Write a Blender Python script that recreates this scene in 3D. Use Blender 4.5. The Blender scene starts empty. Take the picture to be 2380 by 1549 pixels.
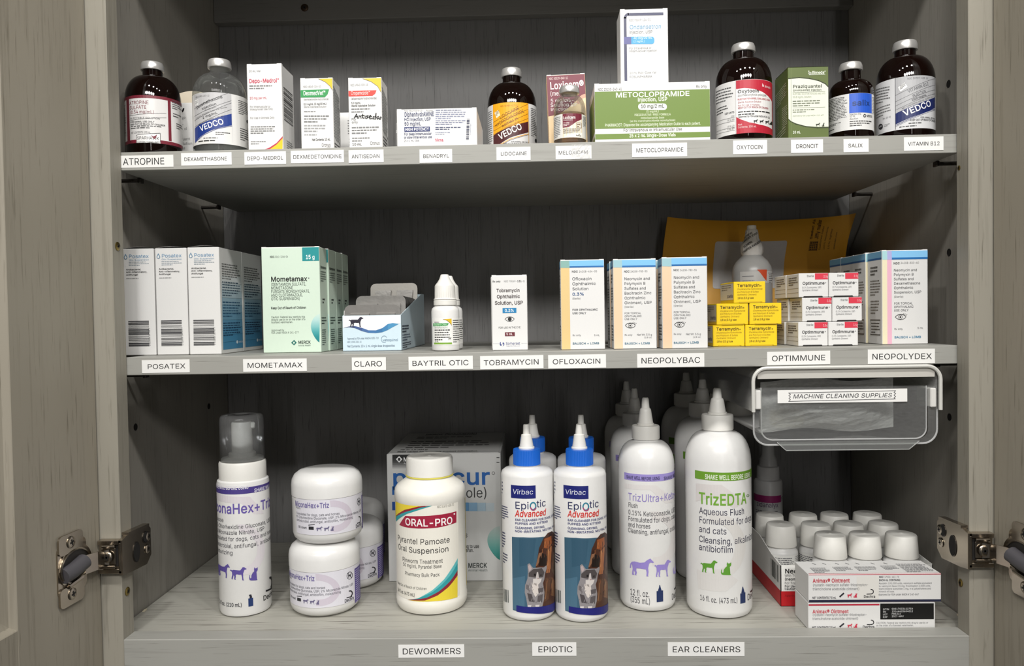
import bpy, bmesh, math, random
from mathutils import Vector, Matrix
from mathutils.geometry import tessellate_polygon, delaunay_2d_cdt
random.seed(7)
SC = bpy.context.scene
COL = SC.collection

# ------------------------------------------------------------------ camera
cam_d = bpy.data.cameras.new('camera')
cam_d.sensor_width = 36.0
cam_d.lens = 1800.0 / 2380.0 * 36.0
cam_d.clip_start = 0.02
cam_d.clip_end = 50
CAM = Vector((-0.0019, -0.6914, 0.2917))
yaw, pitch, roll = 0.0275345, -0.0237601, -0.0160978
fwd = Vector((-math.sin(yaw) * math.cos(pitch), math.cos(yaw) * math.cos(pitch), math.sin(pitch)))
rgt = Vector((math.cos(yaw), math.sin(yaw), 0))
upv = rgt.cross(fwd)
r2 = rgt * math.cos(roll) + upv * math.sin(roll)
u2 = -rgt * math.sin(roll) + upv * math.cos(roll)
cam = bpy.data.objects.new('camera', cam_d)
cam.matrix_world = Matrix(((r2.x, u2.x, -fwd.x, CAM.x), (r2.y, u2.y, -fwd.y, CAM.y), (r2.z, u2.z, -fwd.z, CAM.z), (0, 0, 0, 1)))
COL.objects.link(cam)
SC.camera = cam

# ------------------------------------------------------------------ light and exposure
SC.view_settings.view_transform = 'Standard'
SC.view_settings.look = 'None'
SC.view_settings.gamma = 1.0
SC.view_settings.use_curve_mapping = False
SC.view_settings.exposure = 0.80
world = bpy.data.worlds.new('room_ambience')
SC.world = world
world.use_nodes = True
bg = world.node_tree.nodes['Background']
bg.inputs[0].default_value = (1.0, 0.985, 0.95, 1)
bg.inputs[1].default_value = 0.03

def area(name, loc, rot, sx, sy, power, color=(1, 0.985, 0.955), shape='RECTANGLE'):
    l = bpy.data.lights.new(name, 'AREA')
    l.shape = shape
    l.size = sx
    if shape in ('RECTANGLE', 'ELLIPSE'):
        l.size_y = sy
    l.energy = power
    l.color = color
    o = bpy.data.objects.new(name, l)
    o.location = loc
    o.rotation_euler = rot
    COL.objects.link(o)
    return o
# a row of round ceiling downlights about a metre in front of the cabinet
for i in range(5):
    area('ceiling_downlight', (-0.62 + 0.36 * i, -0.80, 1.42), (math.radians(18), 0, 0), 0.10, 0.10, 2.9, shape='DISK')
# the next row of downlights, deeper in the room
for i in range(5):
    area('ceiling_downlight', (-0.70 + 0.36 * i, -2.10, 1.42), (math.radians(50), 0, 0), 0.34, 0.34, 4.6, shape='DISK')
# the lit corridor opening far behind the photographer
area('doorway_light', (0.32, -3.2, 0.45), (math.radians(90), 0, 0), 0.06, 1.5, 3.5, (1, 0.98, 0.96))

# ------------------------------------------------------------------ materials
def lin(h):
    h = h.lstrip('#')
    out = []
    for i in (0, 2, 4):
        c = int(h[i:i + 2], 16) / 255
        out.append(c / 12.92 if c <= 0.04045 else ((c + 0.055) / 1.055) ** 2.4)
    return (*out, 1)
_M = {}
def new_mat(name):
    m = bpy.data.materials.new(name)
    m.use_nodes = True
    nt = m.node_tree
    return m, nt, nt.nodes['Principled BSDF']
def ink(h, rough=0.42):
    """printed colour on card or paper: slight procedural mottling"""
    k = ('ink', h, rough)
    if k in _M: return _M[k]
    m, nt, b = new_mat('ink_' + h)
    b.inputs['Roughness'].default_value = rough
    n = nt.nodes.new('ShaderNodeTexNoise'); n.inputs['Scale'].default_value = 60
    mx = nt.nodes.new('ShaderNodeMix'); mx.data_type = 'RGBA'
    c = lin(h)
    mx.inputs['A'].default_value = tuple(v * 0.95 for v in c[:3]) + (1,)
    mx.inputs['B'].default_value = c
    nt.links.new(n.outputs['Fac'], mx.inputs['Factor'])
    nt.links.new(mx.outputs['Result'], b.inputs['Base Color'])
    _M[k] = m
    return m
def plastic(h, rough=0.35, sss=0.0, bump=0.0, scale=300, spec=0.5, metal=0.0, var=0.96):
    k = ('pl', h, rough, sss, bump, scale, spec, metal)
    if k in _M: return _M[k]
    m, nt, b = new_mat('surface_' + h)
    b.inputs['Roughness'].default_value = rough
    b.inputs['Metallic'].default_value = metal
    b.inputs['Specular IOR Level'].default_value = spec
    if sss:
        b.inputs['Subsurface Weight'].default_value = sss
        b.inputs['Subsurface Radius'].default_value = (0.004, 0.004, 0.004)
    tc = nt.nodes.new('ShaderNodeTexCoord')
    n = nt.nodes.new('ShaderNodeTexNoise'); n.inputs['Scale'].default_value = scale
    nt.links.new(tc.outputs['Object'], n.inputs['Vector'])
    mx = nt.nodes.new('ShaderNodeMix'); mx.data_type = 'RGBA'
    c = lin(h)
    mx.inputs['A'].default_value = tuple(v * var for v in c[:3]) + (1,)
    mx.inputs['B'].default_value = c
    nt.links.new(n.outputs['Fac'], mx.inputs['Factor'])
    nt.links.new(mx.outputs['Result'], b.inputs['Base Color'])
    if bump:
        bp = nt.nodes.new('ShaderNodeBump'); bp.inputs['Strength'].default_value = bump; bp.inputs['Distance'].default_value = 0.0005
        nt.links.new(n.outputs['Fac'], bp.inputs['Height'])
        nt.links.new(bp.outputs['Normal'], b.inputs['Normal'])
    _M[k] = m
    return m
def wood(name, base, dark, axis, strength=1.0, freq=1.0):
    """grey wood-print laminate: fine streaks along one axis"""
    m, nt, b = new_mat(name)
    b.inputs['Roughness'].default_value = 0.5
    b.inputs['Specular IOR Level'].default_value = 0.35
    tc = nt.nodes.new('ShaderNodeTexCoord')
    def streak(across, along, detail, seed):
        mp = nt.nodes.new('ShaderNodeMapping')
        s = [across] * 3
        s['XYZ'.index(axis)] = along
        mp.inputs['Scale'].default_value = s
        mp.inputs['Location'].default_value = (seed, seed * 1.7, seed * .6)
        n = nt.nodes.new('ShaderNodeTexNoise')
        n.inputs['Scale'].default_value = 1.0
        n.inputs['Detail'].default_value = detail
        n.inputs['Roughness'].default_value = 0.6
        nt.links.new(tc.outputs['Object'], mp.inputs['Vector'])
        nt.links.new(mp.outputs['Vector'], n.inputs['Vector'])
        return n.outputs['Fac']
    fine = streak(620 * freq, 22 * freq, 3, 3.1)
    mid = streak(190 * freq, 7 * freq, 2, 11.3)
    cloud = streak(9, 3, 2, 5.7)
    def ramp(src, lo, hi, a=0.0, b_=1.0):
        r = nt.nodes.new('ShaderNodeMapRange')
        r.inputs['From Min'].default_value = lo; r.inputs['From Max'].default_value = hi
        r.inputs['To Min'].default_value = a; r.inputs['To Max'].default_value = b_
        nt.links.new(src, r.inputs['Value'])
        return r.outputs['Result']
    f1 = ramp(fine, 0.60, 0.74, 0, 0.85 * strength)
    f2 = ramp(mid, 0.56, 0.76, 0, 0.45 * strength)
    f3 = ramp(cloud, 0.3, 0.7, 0, 0.22)
    def math_n(op, x, y):
        q = nt.nodes.new('ShaderNodeMath'); q.operation = op; q.use_clamp = True
        nt.links.new(x, q.inputs[0]); nt.links.new(y, q.inputs[1])
        return q.outputs[0]
    tot = math_n('ADD', math_n('ADD', f1, f2), f3)
    mx = nt.nodes.new('ShaderNodeMix'); mx.data_type = 'RGBA'
    mx.inputs['A'].default_value = lin(base); mx.inputs['B'].default_value = lin(dark)
    nt.links.new(tot, mx.inputs['Factor'])
    nt.links.new(mx.outputs['Result'], b.inputs['Base Color'])
    bp = nt.nodes.new('ShaderNodeBump'); bp.inputs['Strength'].default_value = 0.25; bp.inputs['Distance'].default_value = 0.0004
    bp.invert = True
    nt.links.new(tot, bp.inputs['Height'])
    nt.links.new(bp.outputs['Normal'], b.inputs['Normal'])
    return m
def clear_plastic(name, tint, haze, rough=0.08, edge=0.9):
    """thin clear sheet: mostly see-through, mirror-like at grazing angles, a little milky"""
    m = bpy.data.materials.new(name); m.use_nodes = True
    nt = m.node_tree
    nt.nodes.remove(nt.nodes['Principled BSDF'])
    out = nt.nodes['Material Output']
    tr = nt.nodes.new('ShaderNodeBsdfTransparent'); tr.inputs['Color'].default_value = lin(tint)
    df = nt.nodes.new('ShaderNodeBsdfDiffuse'); df.inputs['Color'].default_value = (.8, .8, .8, 1)
    n = nt.nodes.new('ShaderNodeTexNoise'); n.inputs['Scale'].default_value = 25
    r = nt.nodes.new('ShaderNodeMapRange'); r.inputs['To Min'].default_value = haze * 0.7; r.inputs['To Max'].default_value = haze * 1.3
    nt.links.new(n.outputs['Fac'], r.inputs['Value'])
    m1 = nt.nodes.new('ShaderNodeMixShader')
    nt.links.new(r.outputs['Result'], m1.inputs[0]); nt.links.new(tr.outputs[0], m1.inputs[1]); nt.links.new(df.outputs[0], m1.inputs[2])
    gl = nt.nodes.new('ShaderNodeBsdfGlossy'); gl.inputs['Roughness'].default_value = rough
    fr = nt.nodes.new('ShaderNodeLayerWeight'); fr.inputs['Blend'].default_value = 0.25
    sc = nt.nodes.new('ShaderNodeMath'); sc.operation = 'MULTIPLY'; sc.inputs[1].default_value = edge
    nt.links.new(fr.outputs['Fresnel'], sc.inputs[0])
    m2 = nt.nodes.new('ShaderNodeMixShader')
    nt.links.new(sc.outputs[0], m2.inputs[0]); nt.links.new(m1.outputs[0], m2.inputs[1]); nt.links.new(gl.outputs[0], m2.inputs[2])
    nt.links.new(m2.outputs[0], out.inputs['Surface'])
    return m
def glass(name, color, rough=0.02, ior=1.45):
    m, nt, b = new_mat(name)
    b.inputs['Base Color'].default_value = lin(color)
    b.inputs['Transmission Weight'].default_value = 1.0
    b.inputs['IOR'].default_value = ior
    n = nt.nodes.new('ShaderNodeTexNoise'); n.inputs['Scale'].default_value = 40
    r = nt.nodes.new('ShaderNodeMapRange'); r.inputs['To Min'].default_value = rough; r.inputs['To Max'].default_value = rough + 0.02
    nt.links.new(n.outputs['Fac'], r.inputs['Value']); nt.links.new(r.outputs['Result'], b.inputs['Roughness'])
    return m

WOOD_V = wood('grey_wood_upright', '#9d988c', '#6f6a5e', 'Z', 0.8)
WOOD_DOOR = wood('grey_wood_door', '#9d9688', '#6b6456', 'Z', 0.75)
WOOD_H = wood('grey_wood_level', '#a2a19b', '#797771', 'X', 0.7)
WOOD_FLOOR = wood('grey_wood_floor', '#aeaca3', '#565148', 'X', 1.15, 0.9)
WOOD_BACK_SHADED = wood('grey_wood_back_shaded', '#7b7a79', '#454443', 'Z', .8, 1.3)  # same grey wood, darkened: the deep interior's shade is put into its colour
WOOD_SIDE = wood('grey_wood_side', '#96928a', '#65615a', 'Z', .7, 1.3)
WHITE = plastic('#e6e5e2', 0.38)
CARD = plastic('#e0dfdd', 0.42, bump=0.05, scale=900)
PAPER = ink('#eeedea', 0.55)
AMBER = plastic('#120705', 0.04, spec=0.5, var=0.7)
ALU = plastic('#c9c7c4', 0.30, metal=0.55, bump=0.05, scale=500)
CHROME = plastic('#b3a99b', 0.24, metal=1.0, bump=0.04, scale=200)
DARKMETAL = plastic('#4c4844', 0.35, metal=0.9)
BLACKISH = plastic('#1a1816', 0.5)
BRASS = plastic('#8d7a45', 0.3, metal=0.9)
HOLE_SHADE = plastic('#14110f', 0.9)  # near-black colour standing in for the shade inside holes and slots
CAPW = plastic('#e2e0da', 0.42)
BOTW = plastic('#e2e1df', 0.27, sss=0.08)
BLUECAP = plastic('#1460c4', 0.38)
CLEAR = clear_plastic('clear_vial_glass', '#eceeec', .04, .03, .55)

# ------------------------------------------------------------------ mesh builder
class MB:
    def __init__(s):
        s.v = []; s.f = []; s.m = []; s.sm = []; s.mats = []
    def mi(s, mat):
        if mat not in s.mats: s.mats.append(mat)
        return s.mats.index(mat)
    def add(s, verts, faces, mat, smooth=False):
        b = len(s.v); i = s.mi(mat)
        s.v.extend([tuple(p) for p in verts])
        for f in faces:
            s.f.append(tuple(b + k for k in f)); s.m.append(i); s.sm.append(smooth)
    def box(s, x0, x1, y0, y1, z0, z1, mat, bev=0.0, M=None):
        bm = bmesh.new()
        bmesh.ops.create_cube(bm, size=1)
        for v in bm.verts:
            v.co = ((x0 + x1) / 2 + v.co.x * (x1 - x0), (y0 + y1) / 2 + v.co.y * (y1 - y0), (z0 + z1) / 2 + v.co.z * (z1 - z0))
        if bev:
            bmesh.ops.bevel(bm, geom=list(bm.edges), offset=bev, segments=1, affect='EDGES')
        s.bm(bm, mat, False, M)
    def bm(s, bm, mat, smooth=False, M=None):
        bm.verts.index_update()
        s.add([(M @ v.co if M else v.co) for v in bm.verts], [[v.index for v in f.verts] for f in bm.faces], mat, smooth)
        bm.free()
    def lathe(s, prof, mat, seg=40, c=(0, 0, 0), smooth=True, M=None, ribs=0, rib_d=0.0, rib_z=None):
        """profile of (radius, z); a repeated point makes a hard edge"""
        vs = []; rings = []
        for r, z in prof:
            if r <= 1e-7:
                vs.append(Vector((c[0], c[1], c[2] + z))); rings.append([len(vs) - 1])
            else:
                ring = []
                for k in range(seg):
                    a = 2 * math.pi * k / seg
                    rr = r
                    if ribs and rib_z and rib_z[0] <= z <= rib_z[1]:
                        rr = r - (rib_d if k % 2 else 0)
                    vs.append(Vector((c[0] + rr * math.cos(a), c[1] + rr * math.sin(a), c[2] + z))); ring.append(len(vs) - 1)
                rings.append(ring)
        fs = []
        for a, b in zip(rings, rings[1:]):
            if len(a) == 1 and len(b) == 1: continue
            if len(a) == 1:
                fs += [(a[0], b[(k + 1) % seg], b[k]) for k in range(seg)]
            elif len(b) == 1:
                fs += [(a[k], a[(k + 1) % seg], b[0]) for k in range(seg)]
            else:
                fs += [(a[k], a[(k + 1) % seg], b[(k + 1) % seg], b[k]) for k in range(seg)]
        if len(rings[0]) > 1: fs.append(tuple(reversed(rings[0])))
        if len(rings[-1]) > 1: fs.append(tuple(rings[-1]))
        s.add([M @ v for v in vs] if M else vs, fs, mat, smooth)
    def prism(s, pts, d0, d1, fn, mat, smooth=False):
        """polygon pts (a,b) swept from depth d0 to d1; fn(a,b,d) -> xyz"""
        n = len(pts)
        vs = [fn(a, b, d0) for a, b in pts] + [fn(a, b, d1) for a, b in pts]
        tri = tessellate_polygon([[Vector((a, b, 0)) for a, b in pts]])
        fs = [tuple(t) for t in tri] + [tuple(n + k for k in reversed(t)) for t in tri]
        fs += [(k, (k + 1) % n, n + (k + 1) % n, n + k) for k in range(n)]
        s.add(vs, fs, mat, smooth)
    def tube(s, pts, r, mat, seg=8):
        pts = [Vector(p) for p in pts]
        vs = []; n = len(pts)
        for i, p in enumerate(pts):
            t = (pts[min(i + 1, n - 1)] - pts[max(i - 1, 0)]).normalized()
            a = t.orthogonal().normalized() if i == 0 else (s._la - t * s._la.dot(t)).normalized()
            s._la = a
            b = t.cross(a)
            for k in range(seg):
                w = 2 * math.pi * k / seg
                vs.append(p + a * (r * math.cos(w)) + b * (r * math.sin(w)))
        fs = [(i * seg + k, i * seg + (k + 1) % seg, (i + 1) * seg + (k + 1) % seg, (i + 1) * seg + k) for i in range(n - 1) for k in range(seg)]
        fs += [tuple(reversed(range(seg))), tuple(range((n - 1) * seg, n * seg))]
        s.add(vs, fs, mat, True)
    def build(s, name, parent=None, loc=(0, 0, 0), rz=0.0, fix=True):
        me = bpy.data.meshes.new(name)
        me.from_pydata(s.v, [], s.f)
        for m in s.mats: me.materials.append(m)
        me.polygons.foreach_set('material_index', s.m)
        me.polygons.foreach_set('use_smooth', s.sm)
        if fix:
            bm = bmesh.new(); bm.from_mesh(me)
            bmesh.ops.recalc_face_normals(bm, faces=bm.faces)
            bm.to_mesh(me); bm.free()
            if any(s.sm):
                me.set_sharp_from_angle(angle=math.radians(38))
        me.update()
        o = bpy.data.objects.new(name, me)
        COL.objects.link(o)
        o.location = loc
        o.rotation_euler = (0, 0, rz)
        if parent: o.parent = parent
        return o

def tag(o, label=None, cat=None, group=None, kind=None):
    if label: o['label'] = label
    if cat: o['category'] = cat
    if group: o['group'] = group
    if kind: o['kind'] = kind
    return o
def empty(name, loc, rz=0.0):
    o = bpy.data.objects.new(name, None)
    o.empty_display_size = 0.02
    o.location = loc
    o.rotation_euler = (0, 0, rz)
    COL.objects.link(o)
    return o
def copy_tree(o, parent=None):
    c = o.copy()
    COL.objects.link(c)
    c.parent = parent
    for ch in [q for q in bpy.data.objects if q.parent == o]:
        copy_tree(ch, c)
    return c
def facing(x, y):
    """turn that points a thing's front (-Y) at the person standing before the cabinet"""
    return math.atan2(CAM.x - x, -(CAM.y - y))

# ------------------------------------------------------------------ lettering: glyphs of the built-in font, laid out by hand
CHARS = "ABCDEFGHIJKLMNOPQRSTUVWXYZabcdefghijklmnopqrstuvwxyz0123456789.,:;-+()/%&#*'|®™•"
GLYPH = {}
FONT = None
try:      # Blender's own interface face, part of the program; else its built-in one
    import os
    FONT = bpy.data.fonts.load(os.path.join(bpy.utils.system_resource('DATAFILES'), 'fonts', 'Inter.woff2'))
except Exception:
    FONT = None
def outline(curve, n=4):
    loops = []
    for sp in curve.splines:
        P = []
        bp = sp.bezier_points
        k = len(bp)
        for i in range(k):
            a, d = bp[i], bp[(i + 1) % k]
            straight = (a.handle_right - a.co).cross(d.co - a.co).length < 1e-6 and (d.handle_left - d.co).cross(d.co - a.co).length < 1e-6
            for t in range(1 if straight else n):
                u = t / n
                p = a.co * (1 - u) ** 3 + a.handle_right * 3 * u * (1 - u) ** 2 + d.handle_left * 3 * u * u * (1 - u) + d.co * u ** 3
                if not P or (Vector(P[-1]) - Vector((p.x, p.y))).length > 1e-5: P.append((p.x, p.y))
        if len(P) > 2: loops.append(P)
    return loops
def area2(P):
    return sum(P[i][0] * P[(i + 1) % len(P)][1] - P[(i + 1) % len(P)][0] * P[i][1] for i in range(len(P)))
def embolden(loops, off):
    """move every outline outwards from the ink by off"""
    if not loops: return loops
    sg = 1 if area2(max(loops, key=lambda P: abs(area2(P)))) > 0 else -1
    out = []
    for P in loops:
        n = len(P); Q = []
        for i in range(n):
            p0, p1, p2 = Vector(P[i - 1]), Vector(P[i]), Vector(P[(i + 1) % n])
            d1, d2 = (p1 - p0).normalized(), (p2 - p1).normalized()
            n1, n2 = Vector((d1.y, -d1.x)) * sg, Vector((d2.y, -d2.x)) * sg
            m = n1 + n2
            m = m / max(m.length_squared / 2, 0.6) if m.length > 1e-6 else n1
            Q.append(tuple(p1 + m * off))
        out.append(Q)
    return out
def winding(x, y, loops):
    w = 0
    for P in loops:
        for i in range(len(P)):
            (x0, y0), (x1, y1) = P[i], P[(i + 1) % len(P)]
            if (y0 <= y) != (y1 <= y):
                if x0 + (y - y0) / (y1 - y0) * (x1 - x0) > x: w += 1 if y1 > y0 else -1
    return w
def load_glyphs():
    objs = {}
    def text_obj(body):
        cu = bpy.data.curves.new('glyph', 'FONT')
        if FONT: cu.font = FONT
        cu.body = body; cu.size = 1.0
        o = bpy.data.objects.new('glyph', cu)
        COL.objects.link(o)
        objs[body] = o
    text_obj('HH')
    for ch in CHARS:
        text_obj(ch)
        if 'H' + ch + 'H' not in objs: text_obj('H' + ch + 'H')
    bpy.context.view_layer.update()
    dg = bpy.context.evaluated_depsgraph_get()
    O = {}
    for body, o in objs.items():
        O[body] = outline(o.to_curve(dg))
        o.to_curve_clear()
    right = lambda L: max(p[0] for P in L for p in P)
    cap = max(p[1] for P in O['H'] for p in P)
    hh = right(O['HH'])
    for ch in CHARS:
        adv = (right(O['H' + ch + 'H']) - hh) / cap
        L0 = [[(x / cap, y / cap) for x, y in P] for P in O[ch]]
        if ch == 'I': L0, adv = [[(.11, 0), (.245, 0), (.245, 1), (.11, 1)]], .355
        if ch == 'l': L0, adv = [[(.10, 0), (.228, 0), (.228, 1.04), (.10, 1.04)]], .33
        for st, off in (('r', 0.0), ('b', 0.030)):
            L = embolden(L0, off) if off else L0
            V = []; E = []
            for P in L:
                k = len(V)
                V += [Vector(p) for p in P]
                E += [(k + i, k + (i + 1) % len(P)) for i in range(len(P))]
            vs, _, fs = delaunay_2d_cdt(V, E, [], 1, 1e-6)[:3]
            keep = []
            for f in fs:
                c = sum((vs[k] for k in f), Vector((0, 0))) / len(f)
                if winding(c.x, c.y, L): keep.append(tuple(f))
            GLYPH[(st, ch)] = ([(v.x, v.y) for v in vs], keep, adv + (.02 if off else 0))
    for o in objs.values():
        cu = o.data
        bpy.data.objects.remove(o); bpy.data.curves.remove(cu)
load_glyphs()
def text_width(t, b='r'):
    return sum(GLYPH[(b, c)][2] if c != ' ' else 0.42 for c in t)

def clip_poly(poly, ax, lim, keep_less):
    out = []
    n = len(poly)
    for i in range(n):
        a, b = poly[i], poly[(i + 1) % n]
        ia = (a[ax] <= lim) if keep_less else (a[ax] >= lim)
        ib = (b[ax] <= lim) if keep_less else (b[ax] >= lim)
        if ia: out.append(a)
        if ia != ib:
            t = (lim - a[ax]) / (b[ax] - a[ax])
            out.append((a[0] + t * (b[0] - a[0]), a[1] + t * (b[1] - a[1])))
    return out

class Art:
    """flat print: ops given in drawing units, mapped to (s, z) metres on a face or an unrolled label"""
    def __init__(a, S, Z, bounds, kx, kz):
        a.S, a.Z, a.b, a.kx, a.kz = S, Z, bounds, kx, kz
        a.polys = []      # (poly in metres, hex colour, level)
        a.lvl = 1
        a.clipb = True
        a.round = None    # (middle, half width) on a bottle
    def level_x(a, x0, x1):
        xc, r = a.round
        return xc if abs(x1 - x0) > 1.2 * r else max(xc - .93 * r, min(xc + .93 * r, (x0 + x1) / 2))
    def pt(a, x, y): return (a.S(x, y), a.Z(x, y))
    def _put(a, poly, col, lvl=None):
        if a.clipb:
            s0, s1, z0, z1 = a.b
            for ax, lim, less in ((0, s0, False), (0, s1, True), (1, z0, False), (1, z1, True)):
                poly = clip_poly(poly, ax, lim, less)
                if len(poly) < 3: return
        a.polys.append((poly, col, a.lvl if lvl is None else lvl))
    def poly(a, pts, col, lvl=None, raw=False):
        q = pts if raw else [a.pt(x, y) for x, y in pts]
        if len(q) == 3:
            a._put(q, col, lvl); return
        for t in tessellate_polygon([[Vector((x, y, 0)) for x, y in q]]):
            a._put([q[k] for k in t], col, lvl)
    def rect(a, x0, y0, x1, y1, col, lvl=None):
        n = 10 if abs(x1 - x0) * a.kx > 0.006 else 2
        if a.round:      # a band that runs level round the bottle
            xm = a.level_x(x0, x1)
            zt, zb = a.Z(xm, y0), a.Z(xm, y1)
            for k in range(n):
                q0, q1 = a.S(x0 + (x1 - x0) * k / n, y0), a.S(x0 + (x1 - x0) * (k + 1) / n, y0)
                a._put([(q0, zt), (q1, zt), (q1, zb), (q0, zb)], col, lvl)
            return
        s0, s1, zt, zb = a.S(x0, y0), a.S(x1, y0), a.Z(x0, y0), a.Z(x0, y1)      # bands run level across a face
        a._put([(s0, zt), (s1, zt), (s1, zb), (s0, zb)], col, lvl)
    def fill(a, col, lvl=0):
        s0, s1, z0, z1 = a.b
        a._put([(s0, z0), (s1, z0), (s1, z1), (s0, z1)], col, lvl)
    def rr(a, x0, y0, x1, y1, r, col, lvl=None):
        pts = []
        for cx, cy, a0 in ((x1 - r, y0 + r, -90), (x1 - r, y1 - r, 0), (x0 + r, y1 - r, 90), (x0 + r, y0 + r, 180)):
            for k in range(5):
                w = math.radians(a0 + 22.5 * k)
                pts.append((cx + r * math.cos(w), cy + r * math.sin(w)))
        a.poly(pts, col, lvl)
    def ell(a, cx, cy, rx, ry, col, lvl=None, n=20):
        a.poly([(cx + rx * math.cos(2 * math.pi * k / n), cy + ry * math.sin(2 * math.pi * k / n)) for k in range(n)], col, lvl)
    def line(a, pts, w, col, lvl=None):
        for (x0, y0), (x1, y1) in zip(pts, pts[1:]):
            dx, dy = x1 - x0, y1 - y0
            L = math.hypot(dx, dy) or 1
            nx, ny = -dy / L * w / 2, dx / L * w / 2
            ex, ey = dx / L * w * .3, dy / L * w * .3
            n = max(1, int(L * a.kx / 0.004))
            for k in range(n):
                t0, t1 = k / n, (k + 1) / n
                p = (x0 - ex + (dx + 2 * ex) * t0, y0 - ey + (dy + 2 * ey) * t0); q = (x0 - ex + (dx + 2 * ex) * t1, y0 - ey + (dy + 2 * ey) * t1)
                a._put([a.pt(p[0] + nx, p[1] + ny), a.pt(q[0] + nx, q[1] + ny), a.pt(q[0] - nx, q[1] - ny), a.pt(p[0] - nx, p[1] - ny)], col, lvl)
    def arc(a, cx, cy, rx, ry, a0, a1, w, col, lvl=None, n=14):
        h = w / 2
        q = [(math.cos(math.radians(a0 + (a1 - a0) * k / n)), math.sin(math.radians(a0 + (a1 - a0) * k / n))) for k in range(n + 1)]
        for (c0, s0), (c1, s1) in zip(q, q[1:]):
            a._put([a.pt(cx + (rx + h) * c0, cy + (ry + h) * s0), a.pt(cx + (rx + h) * c1, cy + (ry + h) * s1), a.pt(cx + (rx - h) * c1, cy + (ry - h) * s1), a.pt(cx + (rx - h) * c0, cy + (ry - h) * s0)], col, lvl)
    def text(a, t, x, y, h, col='#222222', x1=None, b='r', rot=0.0, sh=0.0, al='l', lvl=None, wide=1.0):
        """t at baseline start (x, y), cap height h; x1 stretches the line to end there"""
        s0, z0 = a.pt(x, y)
        hz = h * a.kz
        w = text_width(t, b)
        sx = hz * wide
        if x1 is not None: sx = (a.pt(x1, y)[0] - s0) / max(w, 1e-6)
        if rot and x1 is not None: sx /= max(math.cos(math.radians(rot)), .2)
        if al == 'c': s0 -= w * sx / 2
        if al == 'r': s0 -= w * sx
        cr, sr = math.cos(math.radians(rot)), math.sin(math.radians(rot))
        px = 0.0
        for ch in t:
            if ch == ' ': px += 0.42; continue
            vs, fs, ad = GLYPH[(b, ch)]
            P = []
            for gx, gy in vs:
                lx, ly = (px + gx) * sx + gy * hz * sh, gy * hz
                P.append((s0 + lx * cr - ly * sr, z0 + lx * sr + ly * cr))
            for f in fs:
                a._put([P[k] for k in f], col, lvl if lvl is not None else a.lvl + 1)
            px += ad
    def lines(a, rows, x, y, pitch, h, col='#222222', b='r', **k):
        for i, t in enumerate(rows):
            a.text(t, x, y + pitch * i, h, col, b=b, **k)
    def greek(a, x0, y0, x1, y1, n, col='#777777', seed=1, fill=0.5, lvl=None, slope=0.0):
        """lines of print too small to read: word-length dashes"""
        rnd = random.Random(seed)
        p = (y1 - y0) / n
        W = x1 - x0
        for i in range(n):
            y = y0 + p * (i + 0.5)
            end = x0 + W * (1 if i < n - 1 else 0.55) * rnd.uniform(0.82, 1.0)
            x = x0
            while x < end - W * 0.02:
                w = W * rnd.uniform(0.05, 0.16)
                xe = min(x + w, end)
                h = p * fill * rnd.uniform(.75, 1)
                dy = slope * (x - x0)
                if a.round and not slope:
                    xm = a.level_x(x0, x1)
                    zt, zb = a.Z(xm, y - h / 2), a.Z(xm, y + h / 2)
                    a._put([(a.S(x, y), zt), (a.S(xe, y), zt), (a.S(xe, y), zb), (a.S(x, y), zb)], col, lvl if lvl is not None else a.lvl + 1)
                    x = xe + W * 0.022
                    continue
                a._put([a.pt(x, y - h / 2 + dy), a.pt(xe, y - h / 2 + dy + slope * (xe - x)), a.pt(xe, y + h / 2 + dy + slope * (xe - x)), a.pt(x, y + h / 2 + dy)], col, lvl if lvl is not None else a.lvl + 1)
                x = xe + W * 0.022
    def bars(a, x0, y0, x1, y1, n, col='#222222', seed=3, vertical=True):
        rnd = random.Random(seed)
        L = (x1 - x0) if vertical else (y1 - y0)
        p = 0.0
        ws = [rnd.choice((1, 1, 2, 3)) for _ in range(2 * n)]
        tot = sum(ws)
        for i, w in enumerate(ws):
            if i % 2 == 0:
                q0, q1 = p / tot * L, (p + w) / tot * L
                if vertical: a.rect(x0 + q0, y0, x0 + q1, y1, col, a.lvl + 1)
                else: a.rect(x0, y0 + q0, x1, y0 + q1, col, a.lvl + 1)
            p += w
    # --- pictograms (x, y = lower corner of the figure, h = height, facing right)
    def fig(a, pts, x, y, w, h, col, lvl=None):
        a.poly([(x + px * w, y - py * h) for px, py in pts], col, lvl if lvl is not None else a.lvl + 1)
    def mesh(a, name, fn, parent=None, step=None):
        """fn(s, z, eps) -> xyz; step slices wide polygons for curved faces"""
        m = MB()
        for poly, col, lvl in a.polys:
            eps = 0.00010 + 0.00005 * lvl
            parts = [poly]
            if step:
                lo = min(p[0] for p in poly); hi = max(p[0] for p in poly)
                if hi - lo > step:
                    parts = []
                    k = math.floor(lo / step)
                    while k * step < hi:
                        q = clip_poly(clip_poly(poly, 0, k * step, False), 0, (k + 1) * step, True)
                        if len(q) >= 3: parts.append(q)
                        k += 1
            for q in parts:
                m.add([fn(s, z, eps) for s, z in q], [tuple(range(len(q)))], ink(col))
        return m.build(name, parent, fix=False) if m.f else None

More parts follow.
